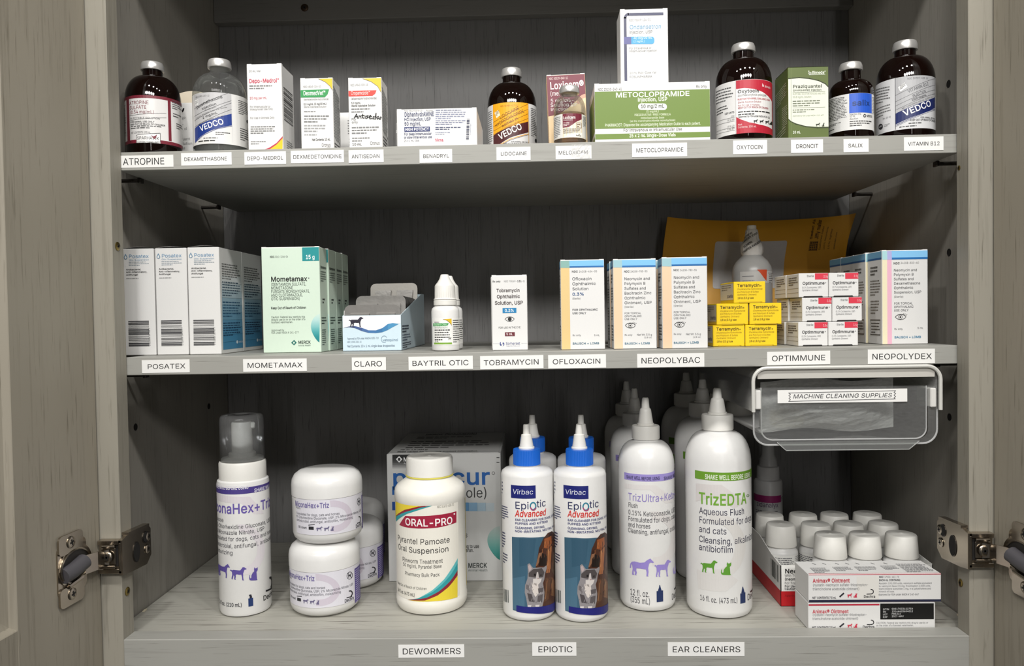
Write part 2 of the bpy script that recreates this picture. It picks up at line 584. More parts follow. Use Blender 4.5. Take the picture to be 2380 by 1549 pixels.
DOG = [(0, .62), (.05, .72), (.13, .66), (.2, .72), (.62, .73), (.70, .86), (.76, .98), (.86, 1), (.93, .93), (1, .9), (.99, .83), (.88, .80), (.84, .66), (.80, .52), (.80, .25), (.82, .06), (.86, 0), (.75, 0), (.73, .25), (.69, .42), (.56, .40), (.42, .42), (.35, .36), (.36, .22), (.33, .08), (.37, 0), (.27, 0), (.26, .12), (.27, .24), (.22, .32), (.20, .16), (.17, .06), (.20, 0), (.10, 0), (.11, .14), (.14, .32), (.13, .52), (.07, .62)]
CAT = [(.05, .04), (.0, .18), (.02, .38), (.1, .44), (.08, .3), (.12, .16), (.22, .2), (.24, .4), (.38, .58), (.52, .68), (.50, .82), (.53, 1), (.64, .90), (.76, .92), (.88, 1), (.89, .82), (.86, .72), (.76, .64), (.78, .5), (.80, .3), (.82, .1), (.88, .02), (.70, 0), (.2, 0)]
HORSE = [(0, .36), (.02, .60), (.08, .72), (.2, .76), (.42, .72), (.60, .76), (.70, .88), (.80, .97), (.86, 1), (.88, .95), (1, .80), (.97, .76), (.86, .78), (.80, .72), (.78, .58), (.76, .46), (.78, .25), (.76, .04), (.78, 0), (.69, 0), (.70, .22), (.67, .38), (.45, .40), (.28, .40), (.27, .26), (.30, .14), (.27, .04), (.29, 0), (.2, 0), (.22, .14), (.17, .26), (.16, .10), (.19, 0), (.1, 0), (.10, .14), (.12, .34), (.10, .52), (.06, .60), (.05, .36)]

def blend(c0, c1, t):
    p, q = [int(c0[i:i + 2], 16) for i in (1, 3, 5)], [int(c1[i:i + 2], 16) for i in (1, 3, 5)]
    return '#%02x%02x%02x' % tuple(round(u + (v - u) * t) for u, v in zip(p, q))
def swoosh(A, xr, y0, y1, bulge, cols, n=24):
    """printed leaf shape against the right edge, its ink running from pale to deep"""
    f = lambda t: xr - bulge * math.sin(math.pi * min(1, t ** .8)) ** .75
    for i in range(n):
        t0, t1 = i / n, (i + 1) / n
        g = t0 * (len(cols) - 1); k = min(int(g), len(cols) - 2)
        A.poly([(f(t0), y0 + (y1 - y0) * t0), (xr, y0 + (y1 - y0) * t0), (xr, y0 + (y1 - y0) * t1), (f(t1), y0 + (y1 - y0) * t1)], blend(cols[k], cols[k + 1], g - k), 1)
def planar(TL, TR, BL, w, h):
    """drawing plane from three corners: (x,y) drawing units of the face's top left, top right and bottom left -> metres w x h"""
    ax, ay = TR[0] - TL[0], TR[1] - TL[1]
    bx, by = BL[0] - TL[0], BL[1] - TL[1]
    det = ax * by - ay * bx
    def S(x, y): return ((x - TL[0]) * by - (y - TL[1]) * bx) / det * w
    def Z(x, y): return h - (ax * (y - TL[1]) - ay * (x - TL[0])) / det * h
    return Art(S, Z, (0.0003, w - 0.0003, 0.0003, h - 0.0003), w / math.hypot(ax, ay), h / math.hypot(bx, by))
def round_label(xc, r, R, ya, za, yb, zb, k=0.0, c=0.0, kx=0.0, ym=0.0, span=170, zlo=None, zhi=None):
    """unrolled label of a bottle of radius R: xc, r the bottle's middle and half width in drawing units, ya->za and yb->zb heights,
    k, c how the lines slope and bow in the drawing"""
    def T(x, y):
        t = (x - xc - kx * (y - ym)) / r
        if abs(t) > 0.985:
            s = math.copysign(1, t)
            return s * (math.asin(0.985) + (abs(t) - 0.985) * 1.6)
        return math.asin(t)
    def S(x, y): return T(x, y) * R
    def Z(x, y):
        th = T(x, y)
        yy = y - k * r * math.sin(max(-1.57, min(1.57, th))) - c * (1 - math.cos(max(-1.57, min(1.57, th))))
        return za + (yy - ya) / (yb - ya) * (zb - za)
    zl = min(za, zb) if zlo is None else zlo
    zh = max(za, zb) if zhi is None else zhi
    h = math.radians(span)
    A = Art(S, Z, (-h * R, h * R, zl, zh), R / r, abs((zb - za) / (yb - ya)))
    A.round = (xc, r)
    return A
def on_cyl(R):
    return lambda s, z, e: ((R + e) * math.sin(s / R), -(R + e) * math.cos(s / R), z)
def front_of(w, d, h): return lambda s, z, e: (s - w / 2, -e, z)
def right_of(w, d, h): return lambda s, z, e: (w / 2 + e, s, z)
def left_of(w, d, h): return lambda s, z, e: (-w / 2 - e, d - s, z)
def top_of(w, d, h): return lambda s, z, e: (s - w / 2, z, h + e)

def carton(name, x, y, z, w, d, h, label, cat='carton', group=None, rz=0.0, mat=None, xleft=True, lid=True, tilt=0.0):
    """a folded carton: body, tucked top flap with a lip; front face at y, its left edge at x"""
    mat = mat or CARD
    m = MB()
    m.box(-w / 2, w / 2, 0, d, 0, h, mat, 0.0005)
    cx = x + w / 2 * math.cos(rz) if xleft else x
    cy = y + w / 2 * math.sin(rz) if xleft else y
    o = m.build(name, None, (cx, cy, z + 0.0003), rz)
    if tilt: o.rotation_euler = (0, tilt, rz)
    tag(o, label, cat, group)
    if lid:
        f = MB()
        f.box(-w / 2 + 0.0012, w / 2 - 0.0012, 0.0006, d - 0.001, h - 0.0002, h + 0.0005, CARD, 0.0002)
        f.box(-w / 2 + 0.0002, -w / 2 + 0.0045, 0.0004, 0.004, h - 0.0002, h + 0.0008, CARD)
        f.box(w / 2 - 0.0045, w / 2 - 0.0002, 0.0004, 0.004, h - 0.0002, h + 0.0008, CARD)
        f.build('top_flap', o)
    return o

# ================================================================== the wall cabinet
cab = empty('wall_cabinet', (0, 0, -0.045))
tag(cab, 'grey wood-grain wall cabinet standing open, two doors on metal hinges', 'cabinet')
def part(m, name, parent=cab, label=None):
    o = m.build(name, parent)
    if parent is cab: o.location = (0, 0, 0.045)
    if label: o['label'] = label
    return o
def slab(name, x0, x1, y0, y1, z0, z1, mat, bev=0.0006, parent=cab):
    m = MB(); m.box(x0, x1, y0, y1, z0, z1, mat, bev)
    return part(m, name, parent)
ZT = 0.712
slab('stile', -0.4195, -0.381, 0, 0.0195, -0.045, 0.76, WOOD_V)
slab('stile', 0.381, 0.4195, 0, 0.0195, -0.045, 0.76, WOOD_V)
rail = slab('bottom_rail', -0.381, 0.381, 0, 0.0195, -0.045, 0.0, WOOD_H)
slab('top_rail', -0.381, 0.381, 0, 0.0195, ZT, 0.76, WOOD_H)
slab('side_panel', -0.4195, -0.404, 0.0197, 0.324, -0.045, 0.76, WOOD_SIDE)
slab('side_panel', 0.404, 0.4195, 0.0197, 0.324, -0.045, 0.76, WOOD_SIDE)
slab('floor_panel', -0.4030, 0.4030, 0.0197, 0.3113, -0.019, -0.003, WOOD_FLOOR)
slab('top_panel', -0.4035, 0.4035, 0.0197, 0.3113, 0.738, 0.753, WOOD_H)
slab('back_panel', -0.4037, 0.4037, 0.3115, 0.322, -0.045, 0.76, WOOD_BACK_SHADED)
hr = slab('hanging_rail', -0.4037, 0.4037, 0.2965, 0.3114, 0.6708, 0.7375, wood('grey_wood_rail', '#7e7c78', '#5c5a56', 'X', .6))

def screw(m, M, r, mat, recess=BLACKISH, seg=18):
    """cross-head screw: dished head with a recessed cross, axis +Z of M"""
    m.lathe([(r, 0), (r, r * .10), (r * .86, r * .20), (r * .55, r * .25), (0, r * .25)], mat, seg, M=M)
    for a in (0, 1):
        w, l = r * .16, r * .5
        x, y = (l, w) if a == 0 else (w, l)
        m.add([M @ Vector(p) for p in ((-x, -y, r * .27), (x, -y, r * .27), (x, y, r * .27), (-x, y, r * .27))], [(0, 1, 2, 3)], recess)
def axis_to(p, n, roll=0.0):
    n = Vector(n).normalized()
    return Matrix.Translation(Vector(p)) @ n.to_track_quat('Z', 'Y').to_matrix().to_4x4() @ Matrix.Rotation(roll, 4, 'Z')

# brass assembly screws in the stile edges and rail, adjustment holes in the sides
for p, n, r in (((-0.3808, 0.0085, 0.3600), (1, 0, 0), 0.0040), ((-0.3808, 0.0088, 0.0415), (1, 0, 0), 0.0040),
                ((0.3808, 0.0140, 0.0427), (-1, 0, 0), 0.0036), ((0.3808, 0.0150, 0.4165), (-1, 0, 0), 0.0022)):
    m = MB(); screw(m, axis_to(p, n, 0.4), r, BRASS); part(m, 'assembly_screw')
m = MB(); screw(m, axis_to((-0.2864, 0.2964, 0.6866), (0, -1, 0), 0.5), 0.0048, plastic('#4a3a2c', 0.4, metal=0.8)); part(m, 'rail_screw')
for sx in (-1, 1):
    for y in (0.0755, 0.252):
        for z in (0.5085, 0.3455, 0.1845):
            if z == 0.3455 and sx < 0 and y < 0.1: continue
            m = MB()
            M = axis_to((sx * 0.40385, y, z), (-sx, 0, 0))
            m.lathe([(0.0036, 0.0), (0.0036, 0.0003), (0.0029, 0.0003), (0.0028, 0.00005), (0, 0.00005)], HOLE_SHADE, 20, M=M)  # shallow dark disc, the hole's inner shade painted as colour
            part(m, 'pin_hole')
    for z in (0.4310, 0.2407):
        for y in (0.058, 0.246):
            m = MB()
            m.lathe([(0.0019, 0), (0.0019, 0.021), (0.0013, 0.0225), (0, 0.0225)], DARKMETAL, 14, M=axis_to((sx * 0.4039, y, z - 0.0026), (-sx, 0, 0)))
            m.box(min(sx * .3842, sx * .3815), max(sx * .3842, sx * .3815), y - .004, y + .004, z - .0052, z - .0004, DARKMETAL, .0004)
            part(m, 'shelf_pin')
# small chips at the floor seams
for x, y in ((-0.4005, 0.078), (0.4005, 0.053)):
    m = MB()
    m.prism([(-.004, -.001), (.001, -.0016), (.004, 0), (.001, .0012), (-.003, .001)], 0, .0006, lambda a, b, d, x=x, y=y: (x + b, y + a, -0.0029 + d), plastic('#d8cdb2', .7))
    part(m, 'wood_chip')

# ---- doors, standing open square to the cabinet
def door(sx):
    m = MB()
    t = 0.019 * -sx      # the slab lies outward of its inner face
    def P(u, n, z): return (u, n, z)
    W, z0, z1 = 0.40, -0.09, 0.80
    s = -sx              # inner-face normal along local y
    D = lambda d: -s * d
    u0, u1, a0, a1 = 0.1035, W - 0.1035, 0.052, 0.70
    # stiles and rails
    for (x0, x1, q0, q1, mt) in ((0, u0, z0, z1, WOOD_DOOR), (u1, W, z0, z1, WOOD_DOOR), (u0, u1, z0, a0, WOOD_DOOR), (u0, u1, a1, z1, WOOD_DOOR)):
        ya, yb = sorted((0.0, D(0.019)))
        m.box(x0, x1, ya, yb, q0, q1, mt, 0.0005)
    # raised panel: stepped rings sunk into the frame
    rings = [(0.0, 0.0004), (0.003, 0.005), (0.009, 0.0072), (0.017, 0.0072), (0.040, 0.0028)]
    vs = []
    for ins, d in rings:
        vs += [P(u0 + ins, D(d), a0 + ins), P(u1 - ins, D(d), a0 + ins), P(u1 - ins, D(d), a1 - ins), P(u0 + ins, D(d), a1 - ins)]
    fs = [(4 * i + k, 4 * i + (k + 1) % 4, 4 * i + 4 + (k + 1) % 4, 4 * i + 4 + k) for i in range(len(rings) - 1) for k in range(4)]
    fs.append(tuple(range(16, 20)))
    m.add(vs, fs, WOOD_DOOR)
    o = m.build('door', cab)
    x = -0.3993 if sx < 0 else 0.4012
    o.location = (x, -0.002, 0.045)
    o.rotation_euler = (0, 0, math.radians(-94 if sx < 0 else -86))
    return o
door_l = door(-1)
door_r = door(1)

# ---- cup hinges: bracket wrapped round the stile, arm, cup plate on the door
def hinge(sx):
    X = lambda v: sx * v
    bz0, bz1 = 0.0632, 0.0935
    zc = 0.0787
    m = MB()
    def bx(mm, xa, xb, ya, yb, za, zb, mat=CHROME, bev=0.0005):
        mm.box(min(X(xa), X(xb)), max(X(xa), X(xb)), ya, yb, za, zb, mat, bev)
    # front leg with rolled rims
    bx(m, 0.3760, 0.3985, -0.0048, -0.0003, bz0 + .0035, bz1 - .0035)
    bx(m, 0.3765, 0.3985, -0.0075, -0.0003, bz1 - .0042, bz1)
    bx(m, 0.3765, 0.3985, -0.0075, -0.0003, bz0, bz0 + .0042)
    bx(m, 0.3758, 0.3800, -0.0078, -0.0003, bz0 + .001, bz1 - .001, CHROME, 0.0015)
    # side leg reaching into the cabinet, with a sloped lip
    pts = [(-.0075, bz0 - .001), (-.0075, bz1), (.004, bz1 + .003), (.0400, bz1 + .0015), (.0445, bz1 - .003), (.0445, bz0 + .002), (.036, bz0 - .005), (.006, bz0 - .003)]
    m.prism(pts, 0.3755, 0.3790, lambda a, b, d: (X(d), a, b), CHROME)
    m.prism([(.002, bz1 + .002), (.040, bz1 + .0005), (.040, bz1 + .0028), (.002, bz1 + .0046)], 0.3745, 0.3808, lambda a, b, d: (X(d), a, b), CHROME)
    root = part(m, 'hinge')
    def sub(mm, name): return mm.build(name, root)
    q = MB()
    n = 20
    for (cy, cz, ry, rz_) in ((0.0165, zc - .003, 0.0062, 0.0098), (0.0335, bz1 - .0085, 0.0052, 0.0058)):
        q.prism([(cy + ry * math.cos(2 * math.pi * k / n), cz + rz_ * math.sin(2 * math.pi * k / n)) for k in range(n)], 0.3749, 0.3756, lambda a, b, d: (X(d), a, b), DARKMETAL)
        q.prism([(cy + (ry - .001) * math.cos(2 * math.pi * k / n), cz + (rz_ - .001) * math.sin(2 * math.pi * k / n)) for k in range(n)], 0.3746, 0.3750, lambda a, b, d: (X(d), a, b), HOLE_SHADE)
    sub(q, 'mounting_hole')
    for (cy, cz) in ((0.0370, zc - .006), (0.0385, bz1 - .009)):
        q = MB(); screw(q, axis_to((X(0.3752), cy, cz), (-sx, 0, 0), .3), 0.0044, CHROME); sub(q, 'hinge_screw')
    # adjusting plate and its screw on the front leg
    q = MB()
    bx(q, 0.3825, 0.3960, -0.0068, -0.0048, zc - .0075, zc + .0075, CHROME, .0006)
    bx(q, 0.3822, 0.3945, -0.0088, -0.0048, zc + .0078, zc + .0105, CHROME, .0006)
    bx(q, 0.3822, 0.3945, -0.0088, -0.0048, zc - .0105, zc - .0078, CHROME, .0006)
    bx(q, 0.3805, 0.3826, -0.0050, -0.0046, zc - .009, zc + .009, HOLE_SHADE, 0)
    for zz in (zc + .0072, zc - .0092): bx(q, 0.3805, 0.3840, -0.0052, -0.0047, zz, zz + .003, HOLE_SHADE, 0)
    sub(q, 'adjusting_plate')
    q = MB(); screw(q, axis_to((X(0.3890), -0.0086, zc), (0, -1, 0), .2), 0.0050, CHROME); sub(q, 'hinge_screw')
    # door side, in the door's own frame: u along the door, n off its inner face
    a = math.radians(4)
    P0 = Vector((-0.3993 if sx < 0 else 0.4012, -0.002, 0))
    du = Vector((sx * math.sin(a), -math.cos(a), 0)); dn = Vector((-sx * math.cos(a), -math.sin(a), 0))
    def Dp(u, z, nn): return P0 + du * u + dn * nn + Vector((0, 0, z))
    q = MB()
    def rrect(u0, u1, z0, z1, r):
        out = []
        for cu, cz, a0 in ((u1 - r, z1 - r, 0), (u0 + r, z1 - r, 90), (u0 + r, z0 + r, 180), (u1 - r, z0 + r, 270)):
            for k in range(5):
                w = math.radians(a0 + 22.5 * k); out.append((cu + r * math.cos(w), cz + r * math.sin(w)))
        return out
    cu, cz = 0.0365, 0.0815
    q.prism(rrect(0.021, 0.058, 0.0585, 0.1035, .006), 0.0001, 0.0014, Dp, CHROME)
    q.prism(rrect(0.0270, 0.0580, 0.0945, 0.1110, .004), 0.0012, 0.0030, Dp, CHROME)
    q.prism(rrect(0.0270, 0.0580, 0.0500, 0.0665, .004), 0.0012, 0.0030, Dp, CHROME)
    ring = []
    R1 = [(cu + 0.0215 * math.cos(2 * math.pi * k / 28), cz + 0.0178 * math.sin(2 * math.pi * k / 28)) for k in range(28)]
    q.prism(R1, 0.0012, 0.0024, Dp, CHROME)
    sub(q, 'cup_plate')
    q = MB()
    R2 = [(cu + 0.001 + 0.0185 * math.cos(2 * math.pi * k / 28), cz + 0.0140 * math.sin(2 * math.pi * k / 28)) for k in range(28)]
    q.prism(R2, 0.0023, 0.0026, Dp, plastic('#2a2725', .5))
    q.tube([Dp(u, z, 0.0030) for u, z in R2 + R2[:1]], 0.0009, CHROME, 6)
    sub(q, 'hinge_cup')
    q = MB()
    q.tube([Dp(0.054, 0.0775, .003), Dp(0.044, 0.0795, .005), Dp(0.031, 0.0835, .0065)], 0.0068, plastic('#4c4a4e', .45), 14)
    sub(q, 'damper')
    q = MB()
    q.tube([Dp(0.034, 0.0690, .003), Dp(0.018, 0.0730, .004)], 0.0016, CHROME, 8)
    q.tube([Dp(0.048, 0.0665, .003), Dp(0.030, 0.0690, .003)], 0.0022, CHROME, 8)
    sub(q, 'link_rod')
    for z in (0.1035, 0.0590):
        s = MB(); p = Dp(0.0432, z, 0.0030); screw(s, axis_to(p, dn, .25), 0.0052, CHROME); sub(s, 'hinge_screw')
    q = MB()
    # folded arm: from the cup, over the door edge, to the bracket
    path = [Dp(0.030, 0.0800, .0068), Dp(0.016, zc + .0005, .0090), Dp(0.006, zc, .0085), Vector((X(0.3935), -0.0092, zc)), Vector((X(0.3880), -0.0070, zc))]
    hw = [.0082, .0080, .0062, .0058, .0070]
    vs = []
    for p, w in zip(path, hw):
        vs += [p + Vector((0, 0, w)), p - Vector((0, 0, w))]
    th = Vector((-sx * .0006, -.0012, 0))
    nn = len(vs)
    vs += [v + th for v in vs]
    fs = []
    for k in range(len(path) - 1):
        i = 2 * k
        fs += [(i, i + 1, i + 3, i + 2), (nn + i, nn + i + 2, nn + i + 3, nn + i + 1), (i, i + 2, nn + i + 2, nn + i), (i + 1, nn + i + 1, nn + i + 3, i + 3)]
    fs += [(0, nn, nn + 1, 1), (nn - 2, nn - 1, 2 * nn - 1, 2 * nn - 2)]
    q.add(vs, fs, CHROME)
    sub(q, 'hinge_arm')
hinge(-1)
hinge(1)

# ================================================================== the two adjustable shelves and their paper strips
def shelf(name, z0, z1, label):
    m = MB(); m.box(-0.3838, 0.3838, 0.0203, 0.3110, z0, z1, WOOD_H, 0.0005)
    o = m.build(name)
    return tag(o, label, 'shelf')
upper_shelf = shelf('shelf', 0.4310, 0.4480, 'upper grey wood-grain shelf with white lettered paper strips along its front edge')
lower_shelf = shelf('shelf', 0.2407, 0.2574, 'lower grey wood-grain shelf directly above the bottles, paper strips on its edge')
STRIPS = [
    ('ATROPINE', -381.7, -332.3, 433.6, 444.7, -379.7, -340.3, 6.14), ('DEXAMETHASONE', -325.0, -277.8, 434.4, 445.9, -322.3, -282.0, 3.28),
    ('DEPO-MEDROL', -265.9, -227.2, 434.0, 445.5, -263.5, -229.7, 3.35), ('DEXMEDETOMIDINE', -222.7, -173.5, 434.3, 445.8, -220.7, -175.4, 3.35),
    ('ANTISEDAN', -169.1, -136.8, 433.6, 445.2, -166.4, -140.2, 3.34), ('BENADRYL', -103.7, -73.7, 432.2, 444.4, -100.6, -76.4, 3.33),
    ('LIDOCAINE', -33.1, -1.9, 432.9, 444.9, -29.4, -5.1, 3.25), ('MELOXICAM', 21.0, 53.6, 432.7, 444.8, 23.4, 50.6, 3.24),
    ('METOCLOPRAMIDE', 90.5, 140.3, 433.1, 445.5, 94.0, 137.2, 3.70), ('OXYTOCIN', 181.8, 212.4, 433.9, 446.3, 184.8, 208.4, 3.57),
    ('DRONCIT', 233.8, 262.5, 433.9, 445.8, 238.1, 258.3, 3.48), ('SALIX', 280.8, 303.2, 433.5, 445.4, 284.8, 297.9, 3.21),
    ('VITAMIN B12', 334.7, 369.8, 433.7, 445.9, 338.1, 366.6, 3.28),
    ('POSATEX', -367.1, -322.1, 242.7, 254.8, -362.2, -325.9, 4.41), ('MOMETAMAX', -271.8, -212.2, 242.5, 254.2, -268.2, -216.0, 4.52),
    ('CLARO', -170.2, -138.5, 242.4, 254.3, -168.5, -141.7, 4.78), ('BAYTRIL OTIC', -117.5, -58.0, 242.1, 254.3, -114.5, -61.6, 4.77),
    ('TOBRAMYCIN', -51.3, 7.0, 241.8, 254.0, -48.3, 3.2, 4.76), ('OFLOXACIN', 11.3, 64.3, 241.6, 254.0, 15.1, 59.8, 4.55),
    ('NEOPOLYBAC', 92.8, 153.9, 241.3, 253.8, 96.0, 150.4, 5.12), ('OPTIMMUNE', 210.8, 267.7, 241.9, 254.1, 214.7, 263.6, 4.90),
    ('NEOPOLYDEX', 301.5, 361.6, 241.5, 254.7, 304.9, 358.9, 5.08),
    ('DEWORMERS', -128.5, -68.7, -17.5, -5.7, -125.2, -71.5, 5.31), ('EPIOTIC', -7.3, 32.4, -16.4, -4.2, -2.4, 29.3, 5.29),
    ('EAR CLEANERS', 114.3, 182.5, -17.2, -4.6, 118.0, 179.2, 5.26)]
for t, x0, x1, z0, z1, tx0, tx1, ch in STRIPS:
    host, yf = (upper_shelf, 0.0203) if z0 > 400 else (lower_shelf, 0.0203) if z0 > 100 else (rail, 0.0)
    x0, x1, z0, z1, tx0, tx1, ch = [v / 1000 for v in (x0, x1, z0, z1, tx0, tx1, ch)]
    rot = random.uniform(-0.004, 0.006)
    zm = (z0 + z1) / 2
    def P(x, z, e, yf=yf, zm=zm, xm=(x0 + x1) / 2, rot=rot): return (x, yf - e, z + rot * (x - xm))
    m = MB()
    n = 6
    top = [(x0 + (x1 - x0) * k / n, z1) for k in range(n + 1)]
    m.prism([(x0, z0), (x1, z0), (x1, z1), (x0, z1)], 0.00003, 0.00035, lambda a, b, d: P(a, b, d), PAPER)
    if t == 'MELOXICAM':      # clear tape crumpled over the right half of this strip
        pass
    o = m.build('paper_label', host)
    A = Art(lambda x, y: x, lambda x, y: y, (x0, x1, z0, z1), 1.0, 1.0)
    A.text(t, tx0, zm - ch / 2, ch, '#2b2b2b', x1=tx1, b='r')
    A.mesh('lettering', lambda s, z, e: P(s, z, e + 0.00030), o)
    if t == 'MELOXICAM':
        rnd = random.Random(5)
        tp = MB()
        nx, nz = 12, 8
        a0, a1 = x0 + (x1 - x0) * .44, x1 - .001
        vs = [P(a0 + (a1 - a0) * i / nx, z0 + (z1 + .001 - z0) * j / nz, 0.0006 + rnd.uniform(0, .0009)) for j in range(nz + 1) for i in range(nx + 1)]
        tp.add(vs, [(j * (nx + 1) + i, j * (nx + 1) + i + 1, (j + 1) * (nx + 1) + i + 1, (j + 1) * (nx + 1) + i) for j in range(nz) for i in range(nx)], clear_plastic('crumpled_tape', '#ffffff', 0.30, 0.10, 1.4))
        tp.build('clear_tape', o)

# ================================================================== UPPER SHELF
S1 = 0.4480
def vial_body(R, zs, zd, rn, zn, ztop, rc):
    """injection vial outline: foot radius, side, domed shoulder up to the neck"""
    p = [(R - .0035, 0), (R - .0012, .0006), (R, .0030), (R, zs)]
    for k in range(1, 10):
        w = math.radians(10 * k)
        p.append((rn + .0012 + (R - rn - .0012) * math.cos(w), zs + (zd - zs) * math.sin(w)))
    p += [(rn, zd + .0010), (rn, zn), (rn + .0012, zn + .0008), (rn + .0012, zn + .0030)]
    return p
def vial_cap(m, rc, z0, z1, disc=True):
    m.lathe([(rc - .0016, z0), (rc - .0002, z0 + .0004), (rc, z0 + .0012), (rc - .0002, z0 + (z1 - z0) * .60), (rc - .0009, z1 - .0012), (rc - .0013, z1 - .0003), (rc - .0020, z1), (0, z1)], ALU, 40)
def vial(x, y, R, zs, zd, rn, zn, ztop, rc, label, group=None, body=AMBER, z=S1):
    o = empty('medicine_vial', (x, y, z + .0003), facing(x, y))
    tag(o, label, 'vial', group)
    zn += .0016
    m = MB(); m.lathe(vial_body(R, zs, zd, rn, zn, ztop, rc) + [(0, zn + .0030)], body, 56)
    b = m.build('glass_body', o)
    c = MB(); vial_cap(c, rc, zn + .0002, ztop)
    c.build('crimp_cap', o)
    return o
def wrap(o, A, R, paper='#e4e3e0', a0=-175, a1=175, z0=None, z1=None, name='paper_label'):
    """paper label round the bottle, its print a part of it"""
    zl, zh = (A.b[2], A.b[3])
    z0 = zl if z0 is None else z0; z1 = zh if z1 is None else z1
    m = MB(); n = 60
    vs = []
    for k in range(n + 1):
        w = math.radians(a0 + (a1 - a0) * k / n)
        for zz in (z0, z1): vs.append(((R + .00007) * math.sin(w), -(R + .00007) * math.cos(w), zz))
    m.add(vs, [(2 * k, 2 * k + 2, 2 * k + 3, 2 * k + 1) for k in range(n)], ink(paper, .22), True)
    l = m.build(name, o, fix=False)
    A.mesh('lettering', on_cyl(R), l, step=.003)
    return l

# ---- vial with the maroon bordered label
v = vial(-.3749, .0718, .0258, .060, .0835, .0092, .0878, .0980, .0110, 'dark glass vial with maroon-bordered white label, beside the cabinet side with the brass screws')
A = round_label(492, 347, .0258, 530, .0596, 1100, .0141, k=.129, c=27, span=175)
MAR = '#7a2434'
A.rect(-60, 518, 1100, 565, MAR); A.rect(-60, 1060, 1100, 1100, MAR)
A.rect(175, 540, 207, 1080, MAR); A.rect(662, 540, 697, 1080, MAR)
A.lines(['ATROPINE', 'SULFATE'], 213, 612, 57, 40, '#7a2434', x1=None, b='r', wide=.92)
A.text('(0.54 mg/mL)', 216, 722, 38, '#7a2434', x1=500)
A.line([(215, 742), (640, 745)], 4, '#333333'); A.line([(215, 800), (640, 800)], 4, '#333333')
A.text('INJECTABLE SOLUTION', 218, 788, 22, '#333333', x1=565)
A.text('FOR ANIMAL USE ONLY', 220, 831, 19, '#222222', x1=498, b='b'); A.text('KEEP OUT OF REACH OF CHILDREN', 220, 861, 19, '#222222', x1=625, b='b')
A.greek(220, 880, 635, 925, 2, '#444444', 4); A.text('NET CONTENTS: 100 mL', 222, 962, 24, '#555555', x1=452)
A.rect(283, 985, 562, 1092, '#f2f0ee', 2); A.line([(283, 985), (562, 985), (562, 1092), (283, 1092), (283, 985)], 5, '#333333', 3)
A.text('SPARHAWK', 290, 1040, 36, '#222222', x1=548, lvl=4); A.text('LABORATORIES, INC.', 292, 1082, 22, '#333333', x1=550, lvl=4)
A.poly([(455, 1000), (478, 1022), (500, 1016), (524, 998), (512, 1036), (492, 1052), (470, 1030)], MAR, 5)
A.greek(712, 560, 835, 700, 6, '#555555', 6); A.greek(722, 740, 840, 800, 2, '#444444', 7); A.greek(760, 860, 845, 940, 3, '#444444', 8)
A.greek(100, 580, 168, 1000, 14, '#666666', 9)
wrap(v, A, .0258, '#e6e4e2')

# ---- half hidden carton between the two vials, its inner flap standing up
def simple_carton_art(o, w, d, h, fn, TL=(0, 0), TR=(100, 0), BL=(0, 100), face=front_of, nm='front_print', sz=None):
    sw, sh = sz or (w, h)
    A = planar(TL, TR, BL, sw, sh); fn(A); A.mesh(nm, face(w, d, h), o)
o = carton('carton', -.3920, .0985, S1, .0460, .040, .0660, 'white carton with raised tan flap, squeezed behind the maroon-label vial and clear vial', lid=False)
f = MB()
pts = [(-.023 + .046 * k / 12, .0002 * k) for k in range(13)]
vs = []
for i in range(13):
    x = -.0225 + .045 * i / 12
    for j in range(6):
        t = j / 5
        vs.append((x, .0385 - .006 * math.sin(t * 1.5), .0655 + t * (.0125 + .0095 * math.sin(i / 12 * 2.4))))
f.add(vs, [(i * 6 + j, (i + 1) * 6 + j, (i + 1) * 6 + j + 1, i * 6 + j + 1) for i in range(12) for j in range(5)], plastic('#d9cdb8', .6), True)
f.build('open_flap', o)
def art(A):
    A.arc(70, 8, 7, 6, 5, 170, 3.4, '#1a1a1a', n=8)
    for i, (t, y) in enumerate((('USP', 26), ('mL', 34), ('t a vl', 42), ('diluent', 58), ('solution', 65), ('use', 72), ('al', 84), ('deferred', 93))):
        A.text(t, 64, y, 4.2, '#777777')
simple_carton_art(o, .046, .040, .066, art)

# ---- clear vial
v = vial(-.3062, .0679, .0258, .060, .0830, .0092, .0872, .0975, .0112, 'clear glass vial, grey and blue slanted label, beside the tall carton with yellow corner', body=CLEAR)
m = MB()      # liquid filling the lower part, a hair inside the wall
m.lathe([(.0200, .0022), (.0232, .0030), (.0240, .0050), (.0240, .0470), (0, .0470)], clear_plastic('vial_liquid', '#d6d8d6', .12, .05, .5), 48)
m.build('liquid', v)
def vedco(A, xl, xr, blue, grey, lines, tilt):
    """slanted stripe label: grey or yellow field, rules, name lines and the broad slanted bar"""
    pass
A = round_label(1305, 335, .0258, 495, .0595, 1110, .0109, k=.045, c=25, span=172)
G = '#bab9ba'; BL = '#183684'
A.poly([(1000, 500), (1432, 500), (1432, 745), (1000, 905)], G); A.rect(1432, 500, 1440, 1095, '#d8d8d6')
A.poly([(1000, 905), (1200, 818), (1432, 742), (1432, 882), (1200, 945), (1080, 1005), (1000, 1080)], BL, 2)
A.line([(1000, 1078), (1100, 1000), (1250, 935), (1434, 890)], 5, '#2a3f86', 3)
for (xa, ya, xb, yb) in ((1002, 668, 1395, 498), (1002, 760, 1432, 585), (1002, 812, 1432, 612), (1002, 888, 1432, 690)):
    A.line([(xa, ya), (xb, yb)], 4, '#3a3a3c', 2)
A.text('Dexamethasone', 1030, 684, 34, '#2e2e30', x1=1335, rot=20.5, b='b'); A.text('Injection', 1092, 700, 26, '#2e2e30', x1=1262, rot=18.5, b='b')
